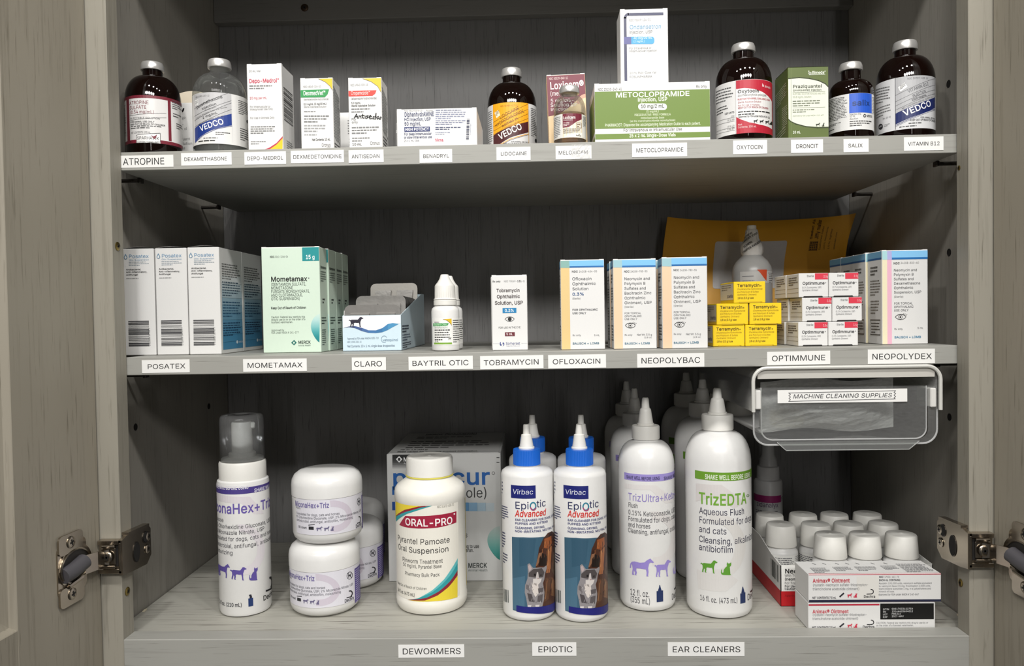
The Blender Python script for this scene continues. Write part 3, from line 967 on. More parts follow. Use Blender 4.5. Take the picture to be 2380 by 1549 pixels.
A.text('VETERINARY', 1122, 718, 15, '#3a3a3c', x1=1262, rot=17); A.text('100 mL Multiple Dose Vial Sterile', 1022, 800, 16, '#333333', x1=1380, rot=18)
A.text('2 mg/mL', 1095, 808, 27, '#2e2e30', x1=1275, rot=18, b='b'); A.text('NET CONTENTS: 100 mL', 1045, 884, 18, '#222222', x1=1345, rot=18)
A.text('VEDCO', 1070, 955, 66, '#f4f4f2', x1=1345, rot=17, b='b', lvl=5)
A.text('NDC 50989-437-12', 1020, 545, 20, '#4a4a4a', x1=1180)
A.rect(1008, 565, 1050, 632, '#e9e9e7', 2); A.greek(1014, 575, 1045, 622, 4, '#333333', 2)
A.greek(1240, 965, 1440, 1010, 2, '#444444', 3); A.greek(1100, 1030, 1440, 1050, 1, '#222222', 4); A.greek(1040, 1058, 1440, 1085, 1, '#222222', 5)
A.greek(1515, 565, 1640, 740, 8, '#555555', 6); A.greek(1530, 900, 1640, 1060, 6, '#444444', 7); A.ell(1625, 800, 16, 20, '#333333', 2)
wrap(v, A, .0258, '#e4e3e0')

# ---- tall carton, yellow corner
o = carton('carton', -.2692, .040, S1, .0333, .036, .0838, 'tall white carton with yellow lower corner and red printed name, beside clear vial')
def art(A):
    A.text('20 mL Vial', 1645, 248, 22, '#666666', x1=1780)
    A.text('Depo-Medrol', 1648, 375, 46, '#c4314f', x1=1978, b='b'); A.ell(1990, 332, 8, 8, '#c4314f')
    A.greek(1652, 395, 1968, 455, 2, '#777777', 1); A.text('20 mg per mL', 1658, 568, 28, '#c4314f', x1=1862)
    A.text('For Intramuscular or', 1662, 668, 24, '#777777', x1=1905); A.text('Intrasynovial Use Only', 1664, 698, 24, '#777777', x1=1935)
    A.text('For Use in Animals Only', 1668, 800, 24, '#777777', x1=1955)
    A.greek(1675, 880, 1965, 980, 4, '#777777', 2); A.greek(1680, 1055, 1890, 1105, 2, '#888888', 3)
    A.poly([(1790, 1178), (1900, 1140), (1985, 1085), (2056, 1005), (2056, 1030), (1985, 1105), (1920, 1150), (1850, 1178)], '#b8304a', 1)
    A.poly([(1850, 1178), (1920, 1150), (1985, 1105), (2056, 1030), (2056, 1180), (1850, 1180)], '#f2c21e', 2)
    A.text('zoetis', 1945, 1176, 26, '#c4860e', x1=2035, lvl=4)
A = planar((1613, 160), (2025, 155), (1655, 1210), .0333, .0838); art(A); A.mesh('front_print', front_of(.0333, .036, .0838), o)
A = planar((0, 0), (100, 0), (0, 100), .036, .0838); A.bars(12, 24, 88, 62, 22, '#3a3a3a', 5, vertical=False); A.greek(30, 82, 80, 92, 4, '#777777', 4)
A.mesh('side_print', right_of(.0333, .036, .0838), o)

def slanted_corner(A, TLx, TRx, y0, y1):
    pass
# ---- two small cartons with yellow upper corners
def small_carton(x, label, name, band, x0, x1, y, arts, hgt, w, d, grp):
    o = carton('carton', x, .045, S1, w, d, hgt, label, 'carton', None)
    return o
o = carton('carton', -.2200, .045, S1, .0312, .027, .0708, 'small white carton with green name band and yellow corner, bare of handwriting')
A = planar((565, 262), (868, 255), (592, 970), .0312, .0708)
A.poly([(735, 258), (870, 255), (870, 365), (845, 330), (800, 290)], '#efc01a'); A.line([(735, 260), (800, 290), (845, 330), (868, 368)], 3, '#444444', 2)
A.text('NDC 68043-024-10', 597, 345, 18, '#777777', x1=762)
A.poly([(568, 368), (838, 360), (826, 405), (800, 436), (572, 438)], '#23924a'); A.text('DexmedVet™', 600, 418, 40, '#f4f6f2', x1=806, lvl=4, b='b')
A.text('(dexmedetomidine hydrochloride)', 602, 466, 18, '#666666', x1=838); A.text('0.5 mg/mL (5 mg/10 mL)', 604, 510, 18, '#333333', x1=818, b='b'); A.text('Sterile Injectable Solution', 606, 536, 17, '#666666', x1=816)
A.greek(608, 560, 840, 582, 1, '#888888', 1); A.greek(610, 600, 842, 680, 3, '#777777', 2); A.greek(612, 690, 848, 770, 3, '#999999', 3); A.greek(615, 780, 858, 800, 1, '#999999', 4)
A.text('Net Contents: 10 mL', 688, 848, 22, '#333333', x1=858, b='b'); A.text('Cronus', 778, 903, 32, '#333333', x1=862); A.text('PHARMA', 825, 912, 8, '#555555', x1=860)
A.mesh('front_print', front_of(.0312, .027, .0708), o)
A = planar((0, 0), (100, 0), (0, 100), .027, .0708); A.greek(8, 8, 92, 78, 18, '#666666', 5, slope=.12); A.greek(10, 84, 90, 96, 3, '#333333', 6)
A.mesh('side_print', right_of(.0312, .027, .0708), o)
o = carton('carton', -.1741, .045, S1, .0318, .030, .0700, 'small white carton with red name band and a word scrawled in black marker')
A = planar((1035, 262), (1345, 262), (1042, 965), .0318, .0700)
A.poly([(1165, 262), (1347, 262), (1347, 405), (1310, 340), (1250, 295)], '#efc01a'); A.line([(1165, 263), (1250, 296), (1310, 341), (1345, 405)], 3, '#444444', 2)
A.text('NDC 69043-039-10', 1058, 335, 20, '#777777', x1=1222)
A.poly([(1038, 378), (1300, 378), (1288, 410), (1262, 430), (1040, 432)], '#d93a2b'); A.text('Cropamezole™', 1062, 417, 34, '#f8e6e2', x1=1240, lvl=4)
A.text('(atipamezole hydrochloride)', 1062, 463, 21, '#444444', x1=1302); A.text('5.0 mg/mL', 1064, 503, 18, '#333333', x1=1152, b='b'); A.text('Sterile Injectable Solution', 1064, 530, 18, '#333333', x1=1288, b='b', sh=.15)
A.greek(1064, 540, 1270, 592, 2, '#777777', 1); A.text('For', 1064, 660, 22, '#444444'); A.text('only', 1066, 688, 22, '#444444')
for stroke in ([(1088, 640), (1112, 600), (1122, 640)], [(1098, 626), (1122, 622)], [(1132, 640), (1136, 618), (1150, 620), (1154, 640)], [(1170, 602), (1168, 636), (1180, 640)], [(1158, 616), (1184, 614)], [(1192, 620), (1192, 642)], [(1222, 616), (1204, 622), (1220, 634), (1202, 644)], [(1228, 634), (1250, 626), (1240, 614), (1228, 630), (1236, 648), (1256, 644)], [(1286, 650), (1264, 648), (1268, 628), (1288, 632), (1294, 596), (1290, 652)], [(1318, 626), (1300, 634), (1306, 652), (1322, 640), (1326, 656)], [(1332, 656), (1336, 632), (1348, 640), (1350, 660)]):
    A.line(stroke, 8, '#161616', 5)
A.greek(1066, 715, 1320, 795, 3, '#777777', 2); A.greek(1068, 815, 1262, 868, 2, '#888888', 3); A.text('10 mL', 1068, 898, 22, '#333333', b='b'); A.text('Cronus', 1236, 895, 32, '#333333', x1=1325)
A.mesh('front_print', front_of(.0318, .030, .0700), o)
A = planar((0, 0), (100, 0), (0, 100), .030, .0700); A.greek(8, 10, 92, 70, 15, '#666666', 7, slope=.12); A.greek(10, 76, 90, 94, 4, '#555555', 8)
A.mesh('side_print', right_of(.0318, .030, .0700), o)
# carton in the gap behind those two, and a zip bag
o = carton('carton', -.2260, .118, S1, .0560, .030, .0570, 'grey-shaded carton half hidden behind the two small yellow-cornered cartons')
simple_carton_art(o, .056, .03, .057, lambda A: (A.greek(60, 12, 96, 40, 6, '#888888', 2), A.greek(62, 46, 96, 92, 9, '#888888', 3)))

BAGMAT = clear_plastic('thin_bag_film', '#f4f4f4', 0.16, 0.08, 0.9)
def bag(name, x0, x1, y, z0, z1, puff, label, seed=1, crease=.0035, mat=None):
    rnd = random.Random(seed)
    m = MB(); nx, nz = 16, 14
    def sheet(sgn):
        vs = []
        for j in range(nz + 1):
            for i in range(nx + 1):
                u, w = i / nx, j / nz
                b = math.sin(math.pi * u) * math.sin(math.pi * min(1, w * 1.05)) * puff
                vs.append((x0 + (x1 - x0) * u, y + sgn * b + rnd.uniform(-1, 1) * crease * .5 * (0.2 + b / puff) + crease * (.8 * math.sin(13 * u + 6 * w + seed) + .6 * math.sin(21 * w - 9 * u)) * (b / puff), z0 + (z1 - z0) * w + .002 * math.sin(9 * u + seed)))
        m.add(vs, [(j * (nx + 1) + i, j * (nx + 1) + i + 1, (j + 1) * (nx + 1) + i + 1, (j + 1) * (nx + 1) + i) for j in range(nz) for i in range(nx)], mat or BAGMAT, False)
    sheet(-1); sheet(1)
    o = m.build(name, None, fix=False)
    return tag(o, label, 'bag')
bag('plastic_bag', -.1490, -.1130, .160, S1 + .001, S1 + .0560, .008, 'crinkled clear plastic bag standing behind the wide white carton and small red-banded carton', 3)

# ---- wide white carton
o = carton('carton', -.1268, .036, S1, .0752, .090, .0370, 'low wide white carton with dark blue printing and a small barcode')
A = planar((1480, 565), (2245, 550), (1500, 955), .0752, .0370)
NB = '#22305e'
A.text('NDC 0641-0376-25', 1555, 582, 16, '#777777', x1=1728); A.text('Rx only', 1765, 580, 16, '#777777', x1=1830)
A.text('DiphenhydrAMINE', 1558, 632, 42, NB, x1=1842, b='b'); A.text('HCl Injection, USP', 1558, 675, 30, NB, x1=1812, b='b'); A.text('50 mg/mL', 1560, 720, 34, NB, x1=1720, b='b')
A.rect(1560, 735, 1805, 782, '#1d2c66'); A.text('HIGH POTENCY', 1570, 772, 28, '#f4f4f6', x1=1798, lvl=4, b='b')
A.text('For deep intramuscular', 1562, 815, 24, NB, x1=1824, b='b'); A.text('or slow intravenous use', 1562, 848, 24, NB, x1=1828, b='b'); A.text('25 x 1 mL Vials', 1562, 880, 22, '#666677', x1=1708)
A.greek(1856, 560, 2145, 660, 5, '#8a8fa8', 1); A.greek(1858, 665, 2145, 715, 3, '#6a7090', 2); A.greek(1858, 730, 2145, 765, 2, NB, 3); A.greek(1860, 780, 2022, 812, 2, '#8a8fa8', 4)
A.text('hikma.', 1860, 876, 28, '#c23a5c', x1=1945, b='b'); A.bars(2155, 655, 2182, 870, 24, '#333a58', 6, vertical=False); A.greek(2190, 700, 2198, 825, 10, '#8a8fa8', 7)
A.line([(1515, 575), (1528, 910)], 2, '#c9c9cc'); A.line([(2225, 560), (2232, 910)], 2, '#c9c9cc')
A.mesh('front_print', front_of(.0752, .09, .037), o)

# ---- dark vial with the yellow label
v = vial(-.0207, .1296, .0258, .0605, .0855, .0094, .0905, .1014, .0110, 'dark glass vial with orange-yellow slanted label, standing alone mid-shelf')
A = round_label(466, 294, .0258, 610, .0602, 1130, .0162, k=.0, c=42, span=172, zlo=.0100)
Y_ = '#f0a81e'; BR = '#4a1d22'
A.poly([(243, 612), (658, 612), (658, 840), (243, 1010)], Y_)
A.poly([(243, 1000), (440, 905), (658, 838), (658, 968), (440, 1035), (330, 1100), (243, 1160)], BR, 2)
A.line([(300, 1125), (440, 1052), (658, 985)], 7, '#f0a81e', 3); A.line([(300, 1140), (440, 1065), (658, 996)], 4, BR, 3)
for (xa, ya, xb, yb) in ((245, 840, 655, 628), (245, 892, 655, 690), (245, 945, 655, 745), (245, 990, 655, 800)):
    A.line([(xa, ya), (xb, yb)], 4, '#6a4310', 2)
A.text('LIDOCAINE', 330, 812, 40, '#4a2c1a', x1=555, rot=25); A.text('HYDROCHLORIDE', 275, 908, 38, '#4a2c1a', x1=610, rot=25)
A.text('INJECTABLE  2%', 350, 910, 26, '#4a2c1a', x1=540, rot=25, b='b'); A.text('NET CONTENTS: 100 mL', 332, 958, 18, '#4a2c1a', x1=550, rot=25)
A.text('VEDCO', 322, 1058, 74, '#f4efe8', x1=585, rot=24, b='b', lvl=5)
A.text('NDC 50989-417-12', 330, 665, 20, '#7a5210', x1=540)
A.poly([(262, 725), (308, 695), (328, 760), (285, 795)], '#f3e6c4', 3); A.greek(275, 715, 315, 770, 4, '#5a3a18', 2, lvl=4, slope=-.5)
A.text('FOR ANIMAL USE ONLY', 450, 1092, 16, '#333333', x1=655, b='b'); A.text('KEEP OUT OF REACH OF CHILDREN', 355, 1118, 18, '#333333', x1=655, b='b')
A.greek(180, 690, 235, 1100, 16, '#777777', 3); A.greek(685, 670, 752, 1020, 16, '#555555', 4); A.ell(742, 1060, 14, 24, '#222222', 2)
A.rect(652, 612, 658, 1130, '#caa46a', 4)
wrap(v, A, .0258, '#dcdcdc')

# ---- maroon carton and the small clear vial in front of it
o = carton('carton', .0166, .0640, S1, .0372, .028, .0745, 'maroon and cream carton leaning slightly, small clear vial in front of it', mat=plastic('#e8c9a0', .42), tilt=math.radians(-1.6))
A = planar((905, 295), (1372, 255), (945, 1160), .0372, .0745)
M_ = '#742436'
A.fill('#edd0a4', 0)
A.poly([(905, 280), (1376, 250), (1386, 490), (1330, 510), (1270, 560), (1180, 640), (1060, 720), (928, 752)], M_, 1)
A.arc(1390, 640, 110, 140, 200, 275, 40, '#cf9d86', 2)
A.text('NDC 50529-040-11', 938, 342, 26, '#f2dcd6', x1=1170, lvl=3); A.text('Loxicam®', 950, 448, 78, '#f6eeea', x1=1365, lvl=3, b='b', rot=1)
A.text('(meloxicam)', 950, 520, 50, '#f6eeea', x1=1290, lvl=3); A.text('5 mg/mL', 955, 595, 40, '#f6eeea', lvl=3); A.text('Solution for', 955, 645, 40, '#f6eeea', lvl=3); A.text('Injection', 958, 690, 36, '#f6eeea', lvl=3)
A.line([(1372, 985), (1385, 1060), (1352, 1062), (1350, 990), (1372, 985)], 4, '#6a4a2a', 3); A.greek(1345, 870, 1375, 930, 3, '#6a4a2a', 3)
A.mesh('front_print', front_of(.0372, .028, .0745), o)
v = vial(.0353, .0416, .0150, .0325, .0465, .0072, .0472, .0562, .0096, 'small clear vial of yellow liquid standing before the maroon carton', body=CLEAR)
m = MB(); m.lathe([(.0110, .0020), (.0132, .0028), (.0138, .0045), (.0138, .0300), (0, .0300)], clear_plastic('yellow_liquid', '#e4c95a', .10, .05, .5), 40)
m.build('liquid', v)
A = round_label(1157, 193, .0150, 745, .0277, 1035, .0056, k=.0, c=14, span=150)
A.fill('#ead9b8', 0)
A.rect(940, 745, 1065, 1035, '#e4e2de', 1); A.greek(970, 770, 1050, 1020, 12, '#777777', 2)
A.poly([(1075, 748), (1298, 748), (1298, 812), (1240, 842), (1190, 880), (1140, 912), (1075, 912)], M_, 2)
A.text('Loxicam', 1080, 810, 32, '#f6eeea', x1=1225, lvl=4, b='b'); A.text('(meloxicam)', 1082, 832, 14, '#f6eeea', x1=1192, lvl=4); A.greek(1082, 848, 1165, 900, 3, '#f0dcd8', 3, lvl=4)
A.line([(1238, 858), (1292, 858), (1292, 918), (1238, 918), (1238, 858)], 4, '#6a4a2a', 3); A.greek(1245, 866, 1288, 912, 2, '#6a4a2a', 3)
A.greek(1080, 925, 1288, 985, 5, '#55432a', 5); A.poly([(1070, 1035), (1120, 1010), (1200, 990), (1300, 975), (1300, 1035)], '#f4efe4', 2); A.text('Norbrook', 1228, 1018, 16, '#222222', x1=1290, lvl=4, b='b'); A.poly([(1255, 1000), (1265, 988), (1275, 1000)], '#222222', 3)
A.rect(1308, 748, 1350, 1030, '#e4e2de', 1); A.greek(1312, 770, 1348, 900, 9, '#444444', 6)
wrap(v, A, .0150, '#e6e2d8', -150, 150)

# ---- green carton with a white carton on top
GR = '#688229'
o = carton('carton', .0578, .030, S1, .1060, .062, .0545, 'wide green and white carton, an upright white carton standing on it')
A = planar((80, 772), (1123, 742), (85, 1300), .1060, .0545)
A.rect(78, 838, 1126, 1168, GR); A.rect(78, 1215, 1126, 1262, GR)
A.text('NDC 23155-240-41', 112, 828, 22, '#444444', x1=330); A.text('Rx only', 998, 797, 24, '#444444', x1=1096)
A.text('METOCLOPRAMIDE', 272, 887, 42, '#f4f6ec', x1=942, b='b'); A.text('Injection, USP', 472, 922, 34, '#eef2e0', x1=740, b='b')
A.rr(476, 938, 735, 996, 27, '#f0f2ea', 2); A.text('10 mg/2 mL', 498, 980, 30, '#2c3416', x1=712, lvl=4, b='b')
A.text('(5 mg/mL)', 548, 1020, 20, '#dfe6c8', x1=664); A.text('PRESERVATIVE-FREE FORMULA', 442, 1052, 20, '#e6ecd2', x1=770); A.text('metoclopramide base', 498, 1076, 18, '#e6ecd2', x1=712); A.text('(as the monohydrochloride monohydrate)', 400, 1105, 18, '#e6ecd2', x1=812)
A.text('PHARMACIST: Dispense the accompanying Medication Guide to each patient.', 175, 1148, 26, '#f0f4e2', x1=1040)
A.text('For Intravenous or Intramuscular Use', 342, 1190, 26, '#33381f', x1=872); A.text('25 x 2 mL Single-Dose Vials', 395, 1240, 28, '#eef2e0', x1=815, b='b'); A.text('eugia', 480, 1290, 18, '#333333', x1=700)
A.mesh('front_print', front_of(.106, .062, .0545), o)
A = planar((0, 0), (100, 0), (0, 100), .062, .0545); A.rect(0, 16, 100, 80, GR); A.rect(0, 88, 100, 96, GR); A.mesh('side_print', left_of(.106, .062, .0545), o)
o = carton('carton', .0834, .040, S1 + .0545 + .0008, .0444, .028, .0705, 'upright white carton standing on the wide green carton')
A = planar((313, 97), (737, 88), (313, 790), .0444, .0705)
K = '#3a3c5a'
A.arc(390, 175, 32, 40, 180, 270, 22, K, 2); A.line([(358, 170), (358, 735)], 24, K, 2); A.line([(390, 138), (690, 134)], 24, K, 2)
A.text('NDC 70069-124-01', 392, 200, 20, '#888888', x1=585); A.text('Ondansetron', 396, 272, 38, '#5a9ac2', x1=678); A.text('Injection, USP', 392, 314, 28, '#777777', x1=600)
A.rr(345, 342, 615, 408, 24, '#3f9fd6', 2); A.rect(345, 344, 410, 410, '#5a5a90', 3); A.text('40 mg/20 mL', 430, 366, 22, '#eaf4fa', x1=598, lvl=4); A.text('(2 mg/mL)', 430, 394, 18, '#dceef8', x1=530, lvl=4)
A.text('For Intravenous or', 392, 456, 20, '#777777', x1=588); A.text('Intramuscular Injection', 392, 482, 20, '#777777', x1=636)
A.text('20 mL Multi-Dose Vial', 392, 680, 20, '#888888', x1=628); A.text('FOSUNPHARMA', 392, 718, 22, '#777777', x1=592)
A.mesh('front_print', front_of(.0444, .028, .0705), o)

# ---- dark vial with the red label
v = vial(.2010, .0547, .0258, .058, .0805, .0094, .0856, .0955, .0112, 'dark glass vial with red and white label, between the wide green carton and olive carton')
A = round_label(460, 341, .0258, 545, .0556, 1190, .0067, k=-.05, c=27, span=172)
RD = '#b71f35'
A.rect(372, 548, 820, 1190, RD, 1)
A.poly([(372, 655), (470, 648), (580, 660), (680, 690), (750, 735), (790, 780), (790, 1120), (640, 1085), (520, 1060), (430, 1025), (372, 990)], '#e6e4e2', 2)
A.text('Oxytocin', 392, 708, 38, '#1c1c1c', x1=640, b='b', lvl=4); A.text('(purified oxytocic principle)', 392, 748, 26, '#333333', x1=725, lvl=4)
A.text('INJECTION FOR HORSES, COWS, SWINE, & SHEEP', 392, 792, 20, '#b02a3e', x1=765, lvl=4, b='b'); A.text('Sterile Aqueous Solution', 394, 830, 22, '#9a2a3c', x1=662, lvl=4)
A.text('Not for Use in Humans', 394, 868, 22, '#9a2a3c', x1=642, lvl=4); A.text('KEEP OUT OF REACH OF CHILDREN', 394, 898, 22, '#9a2a3c', x1=745, lvl=4, b='b')
A.greek(396, 912, 765, 975, 2, '#333333', 2, lvl=4); A.text('Approved by FDA under NADA # 130-136', 398, 1004, 22, '#222222', x1=762, lvl=4, b='b')
for px_ in (572, 640, 705, 752): A.fig(HORSE if px_ < 600 else CAT if px_ > 750 else DOG, px_, 1070, 52, 46, '#1c1c1c', 4)
A.text('Net', 392, 1098, 22, '#f2d8d8', lvl=4); A.text('Contents: 100 mL', 392, 1130, 24, '#f2d8d8', x1=605, lvl=4)
A.text('Bimeda', 705, 632, 28, '#f2dcdc', x1=772, lvl=4); A.line([(680, 590), (680, 622), (692, 622), (692, 604), (680, 604)], 6, '#f2dcdc', 4)
A.greek(130, 620, 350, 800, 5, '#555555', 3, fill=.42, slope=-.05); A.greek(140, 830, 280, 930, 3, '#333333', 4, fill=.42); A.text('USP UNITS', 238, 950, 22, '#333333', x1=352, b='b')
for yy, t in ((1000, '100'), (1045, '30 to 50'), (1120, '10 to 20'), (1155, '5 to 20')):
    A.line([(130, yy + 12), (355, yy - 8)], 3, '#555555', 3); A.text(t, 268 if len(t) > 4 else 312, yy - 12, 20, '#333333', x1=352)
A.rect(366, 548, 374, 1190, '#c9c7c5', 3)
wrap(v, A, .0258, '#e2e1df')

# ---- olive carton
OL = '#5b6a30'
o = carton('carton', .2347, .030, S1, .0368, .038, .0657, 'olive green carton with white oval panel, between two dark vials', mat=plastic('#5b6a30', .42), lid=False)
A = planar((985, 400), (1470, 402), (990, 1255), .0368, .0657)
A.fill(OL, 0)
A.poly([(985, 540), (1120, 532), (1240, 545), (1350, 572), (1430, 612), (1476, 660), (1476, 1115), (1340, 1115), (1200, 1100), (1080, 1065), (1020, 1035), (985, 1000)], '#e4e8d6', 1)
A.line([(985, 532), (1120, 524), (1240, 537), (1350, 564), (1430, 604), (1476, 650)], 10, '#2c3418', 2); A.line([(985, 1006), (1020, 1042), (1080, 1073), (1200, 1108), (1340, 1125), (1476, 1125)], 9, '#2c3418', 2)
A.text('Bimeda', 1275, 485, 32, '#eef2e4', x1=1422, b='b'); A.line([(1236, 448), (1236, 486), (1262, 486), (1262, 466), (1236, 466)], 9, '#eef2e4', 3); A.line([(1240, 495), (1430, 496)], 4, '#eef2e4', 3); A.ell(1428, 458, 6, 6, '#eef2e4', 3)
A.text('Praziquantel', 1043, 648, 38, '#222618', x1=1392, b='b'); A.text('(praziquantel) Injection', 1043, 684, 22, '#222618', x1=1386, b='b')
A.line([(1043, 698), (1430, 698)], 3, '#555b48', 3); A.text('INJECTABLE SOLUTION FOR DOGS AND CATS', 1043, 728, 20, '#6a705c', x1=1432); A.text('56.8 mg/mL Solution', 1043, 765, 24, '#6a705c', x1=1266)
A.greek(1043, 790, 1432, 872, 3, '#6a705c', 3); A.line([(1043, 882), (1430, 882)], 3, '#555b48', 3); A.greek(1043, 895, 1342, 945, 2, '#6a705c', 4); A.text('Approved by FDA under NADA # 111-607', 1043, 985, 18, '#6a705c', x1=1415)
A.fig(DOG, 1315, 1110, 58, 44, '#2a2e20'); A.fig(CAT, 1390, 1112, 36, 46, '#2a2e20'); A.text('10 mL', 1043, 1185, 30, '#eef2e4', x1=1136, b='b')
A.line([(1022, 405), (1022, 1235)], 3, '#7c8a54', 3)
A.mesh('front_print', front_of(.0368, .038, .0657), o)
A = planar((0, 0), (100, 0), (0, 100), .038, .0657); A.greek(6, 24, 94, 46, 7, '#aeb694', 5, slope=-.08); A.greek(56, 50, 96, 80, 12, '#aeb694', 6); A.greek(10, 50, 34, 80, 12, '#8c9670', 7); A.greek(8, 82, 94, 96, 4, '#aeb694', 8, slope=-.06)
A.mesh('side_print', left_of(.0368, .038, .0657), o)
f = MB()
vs = []
for i in range(11):
    for j, (yy, dz) in enumerate(((.0, .0), (.036, .0))):
        vs.append((-.0184 + .0368 * i / 10, yy, .0658 + .0018 * math.sin(math.pi * j / 2 + .1) * math.sin(math.pi * i / 10)))
f.add(vs, [(2 * i, 2 * i + 2, 2 * i + 3, 2 * i + 1) for i in range(10)], plastic('#c4c7b4', .5), True)
f.build('top_flap', o)

# ---- small dark vial with the blue square
v = vial(.3033, .0587, .0200, .0465, .0595, .0088, .0668, .0765, .0106, 'smaller dark glass vial with bright blue square on its label')
A = round_label(380, 258, .0200, 765, .0434, 1175, .0099, k=-.04, c=30, span=172)
A.rect(362, 765, 608, 985, '#2459c8', 1); A.text('salix', 392, 905, 60, '#16346e', x1=585, b='b', lvl=3)
A.text('Injection 5%', 366, 1012, 20, '#333333', x1=492); A.text('50 mL', 366, 1035, 20, '#333333', x1=430); A.text('MERCK', 552, 1035, 26, '#222222', x1=612, b='b')
A.ell(530, 1022, 15, 20, '#333333', 2); A.ell(530, 1022, 7, 10, '#e4e4e4', 3); A.text('Caution', 366, 1062, 18, '#333333'); A.greek(366, 1068, 605, 1140, 3, '#333333', 2)
A.greek(130, 800, 345, 1060, 15, '#555555', 3, fill=.42, slope=-.05); A.greek(130, 1080, 290, 1110, 2, '#666666', 4); A.greek(130, 1140, 262, 1160, 1, '#333333', 5); A.greek(615, 800, 636, 1000, 12, '#777777', 5)
wrap(v, A, .0200, '#e2e1df')

# ---- large dark vial with the grey and navy slanted label
v = vial(.3591, .0688, .0258, .0600, .0835, .0094, .0880, .0988, .0112, 'dark glass vial, grey and navy slanted label, closest to the cabinet side')
A = round_label(994, 338, .0258, 572, .0595, 1165, .0107, k=-.07, c=38, span=172)
A.poly([(887, 575), (1318, 575), (1318, 800), (887, 985)], '#b4b4b6'); A.poly([(887, 985), (1318, 798), (1318, 920), (887, 1108)], '#19265f', 2)
A.line([(887, 1118), (1318, 932)], 5, '#1d2c74', 3); A.line([(887, 1132), (1318, 945)], 3, '#55597a', 3); A.rect(884, 575, 890, 1165, '#55555a', 3)
for (xa, ya, xb, yb) in ((890, 778, 1318, 590), (890, 850, 1318, 662), (890, 898, 1318, 715), (890, 945, 1318, 760)): A.line([(xa, ya), (xb, yb)], 3.5, '#4a4a4e', 2)
A.text('VITAMIN B12', 1030, 760, 36, '#3a3a40', x1=1250, rot=20); A.text('INJECTION', 1078, 812, 32, '#3a3a40', x1=1222, rot=20); A.text('3000 mcg/mL', 1068, 855, 24, '#3a3a40', x1=1225, rot=20, b='b'); A.text('NET CONTENTS: 100 mL (3.38 fl. oz.)', 960, 942, 16, '#333338', x1=1290, rot=20)
A.text('VEDCO', 985, 1022, 66, '#f0f0f2', x1=1275, rot=20, b='b', lvl=5)
A.text('NDC 50989-428-12', 1016, 610, 20, '#55555a', x1=1242)
A.poly([(918, 688), (992, 640), (1020, 692), (940, 742)], '#f0f0ee', 3); A.greek(938, 672, 1000, 720, 4, '#333333', 2, lvl=4, slope=-.5)
A.text('FOR ANIMAL USE ONLY', 1158, 1045, 16, '#333333', x1=1318, b='b'); A.text('KEEP OUT OF REACH OF CHILDREN', 1048, 1078, 22, '#222222', x1=1320, b='b'); A.greek(1030, 1085, 1320, 1112, 1, '#333333', 3); A.greek(930, 1118, 1320, 1142, 1, '#333333', 4)
A.greek(665, 660, 835, 850, 6, '#666666', 5, fill=.42, slope=-.03); A.greek(670, 870, 835, 1000, 4, '#777777', 6, fill=.42); A.text('Rev. 20-12', 745, 1038, 20, '#55555a', x1=835)
A.ell(720, 1115, 26, 34, '#222226', 2); A.text('LBX', 700, 1126, 18, '#e4e4e4', x1=740, lvl=4); A.greek(757, 1088, 835, 1120, 2, '#777777', 7)
wrap(v, A, .0258, '#d9d9da')

# ================================================================== LOWER SHELF
S2 = 0.2574
# ---- white ear-drop cartons with barcodes: three in front, one behind the third
W_, D_, H_ = .0312, .0580, .1044
def art_front(A):
    A.line([(812, 260), (795, 285), (792, 300), (798, 312), (810, 318), (822, 312), (829, 300), (826, 285), (812, 260)], 5, '#5e7f98', 3) if False else None
    A.poly([(809, 214), (820, 234), (828, 254), (822, 268), (809, 274), (796, 268), (790, 254), (798, 234)], '#6d8da6', 2); A.poly([(809, 232), (816, 246), (820, 256), (816, 264), (809, 267), (802, 264), (798, 256), (802, 246)], '#e9e8e6', 3)
    A.text('Posatex', 840, 260, 36, '#5f8fb4', x1=1045); A.text('Otic Suspension', 840, 288, 16, '#6f93ae', x1=1046)
    A.greek(840, 294, 1046, 346, 3, '#9aa4ac', 1)
    A.text('Antibacterial,', 812, 388, 16, '#333333', x1=965, b='b'); A.text('Anti-inflammatory,', 812, 415, 16, '#333333', x1=1026, b='b'); A.text('Antifungal', 812, 443, 16, '#333333', x1=932, b='b')
    A.greek(812, 464, 1040, 484, 1, '#9a9a9a', 2)
    A.bars(824, 920, 1034, 1192, 24, '#3c3c40', 9, vertical=False)
    A.text('0 62858 26761 7', 1046, 1185, 16, '#555555', rot=90)
    A.line([(778, 168), (788, 1272)], 1.5, '#c9c8c6')
def art_side(A):
    # printed blue that deepens towards the foot
    cs = ['#dfe3e4', '#cdd8dd', '#b6cad4', '#9cbacb', '#84abc2', '#6d9dba', '#5a92b4', '#4b8ab0', '#4488b0', '#4187b0']
    for i, cc in enumerate(cs): A.rect(8, 26 + 7 * i, 97, 33.2 + 7 * i, cc, 1)
    A.greek(10, 14, 92, 30, 7, '#777777', 3); A.greek(10, 31, 92, 46, 6, '#4a5f70', 4); A.greek(10, 50, 92, 66, 6, '#2f5a7a', 5); A.greek(10, 70, 88, 84, 6, '#173f60', 6)
    A.ell(70, 90, 4, 1.6, '#dfe8ee', 3); A.text('MERCK', 77, 91, 1.8, '#dfe8ee', x1=96, lvl=4)
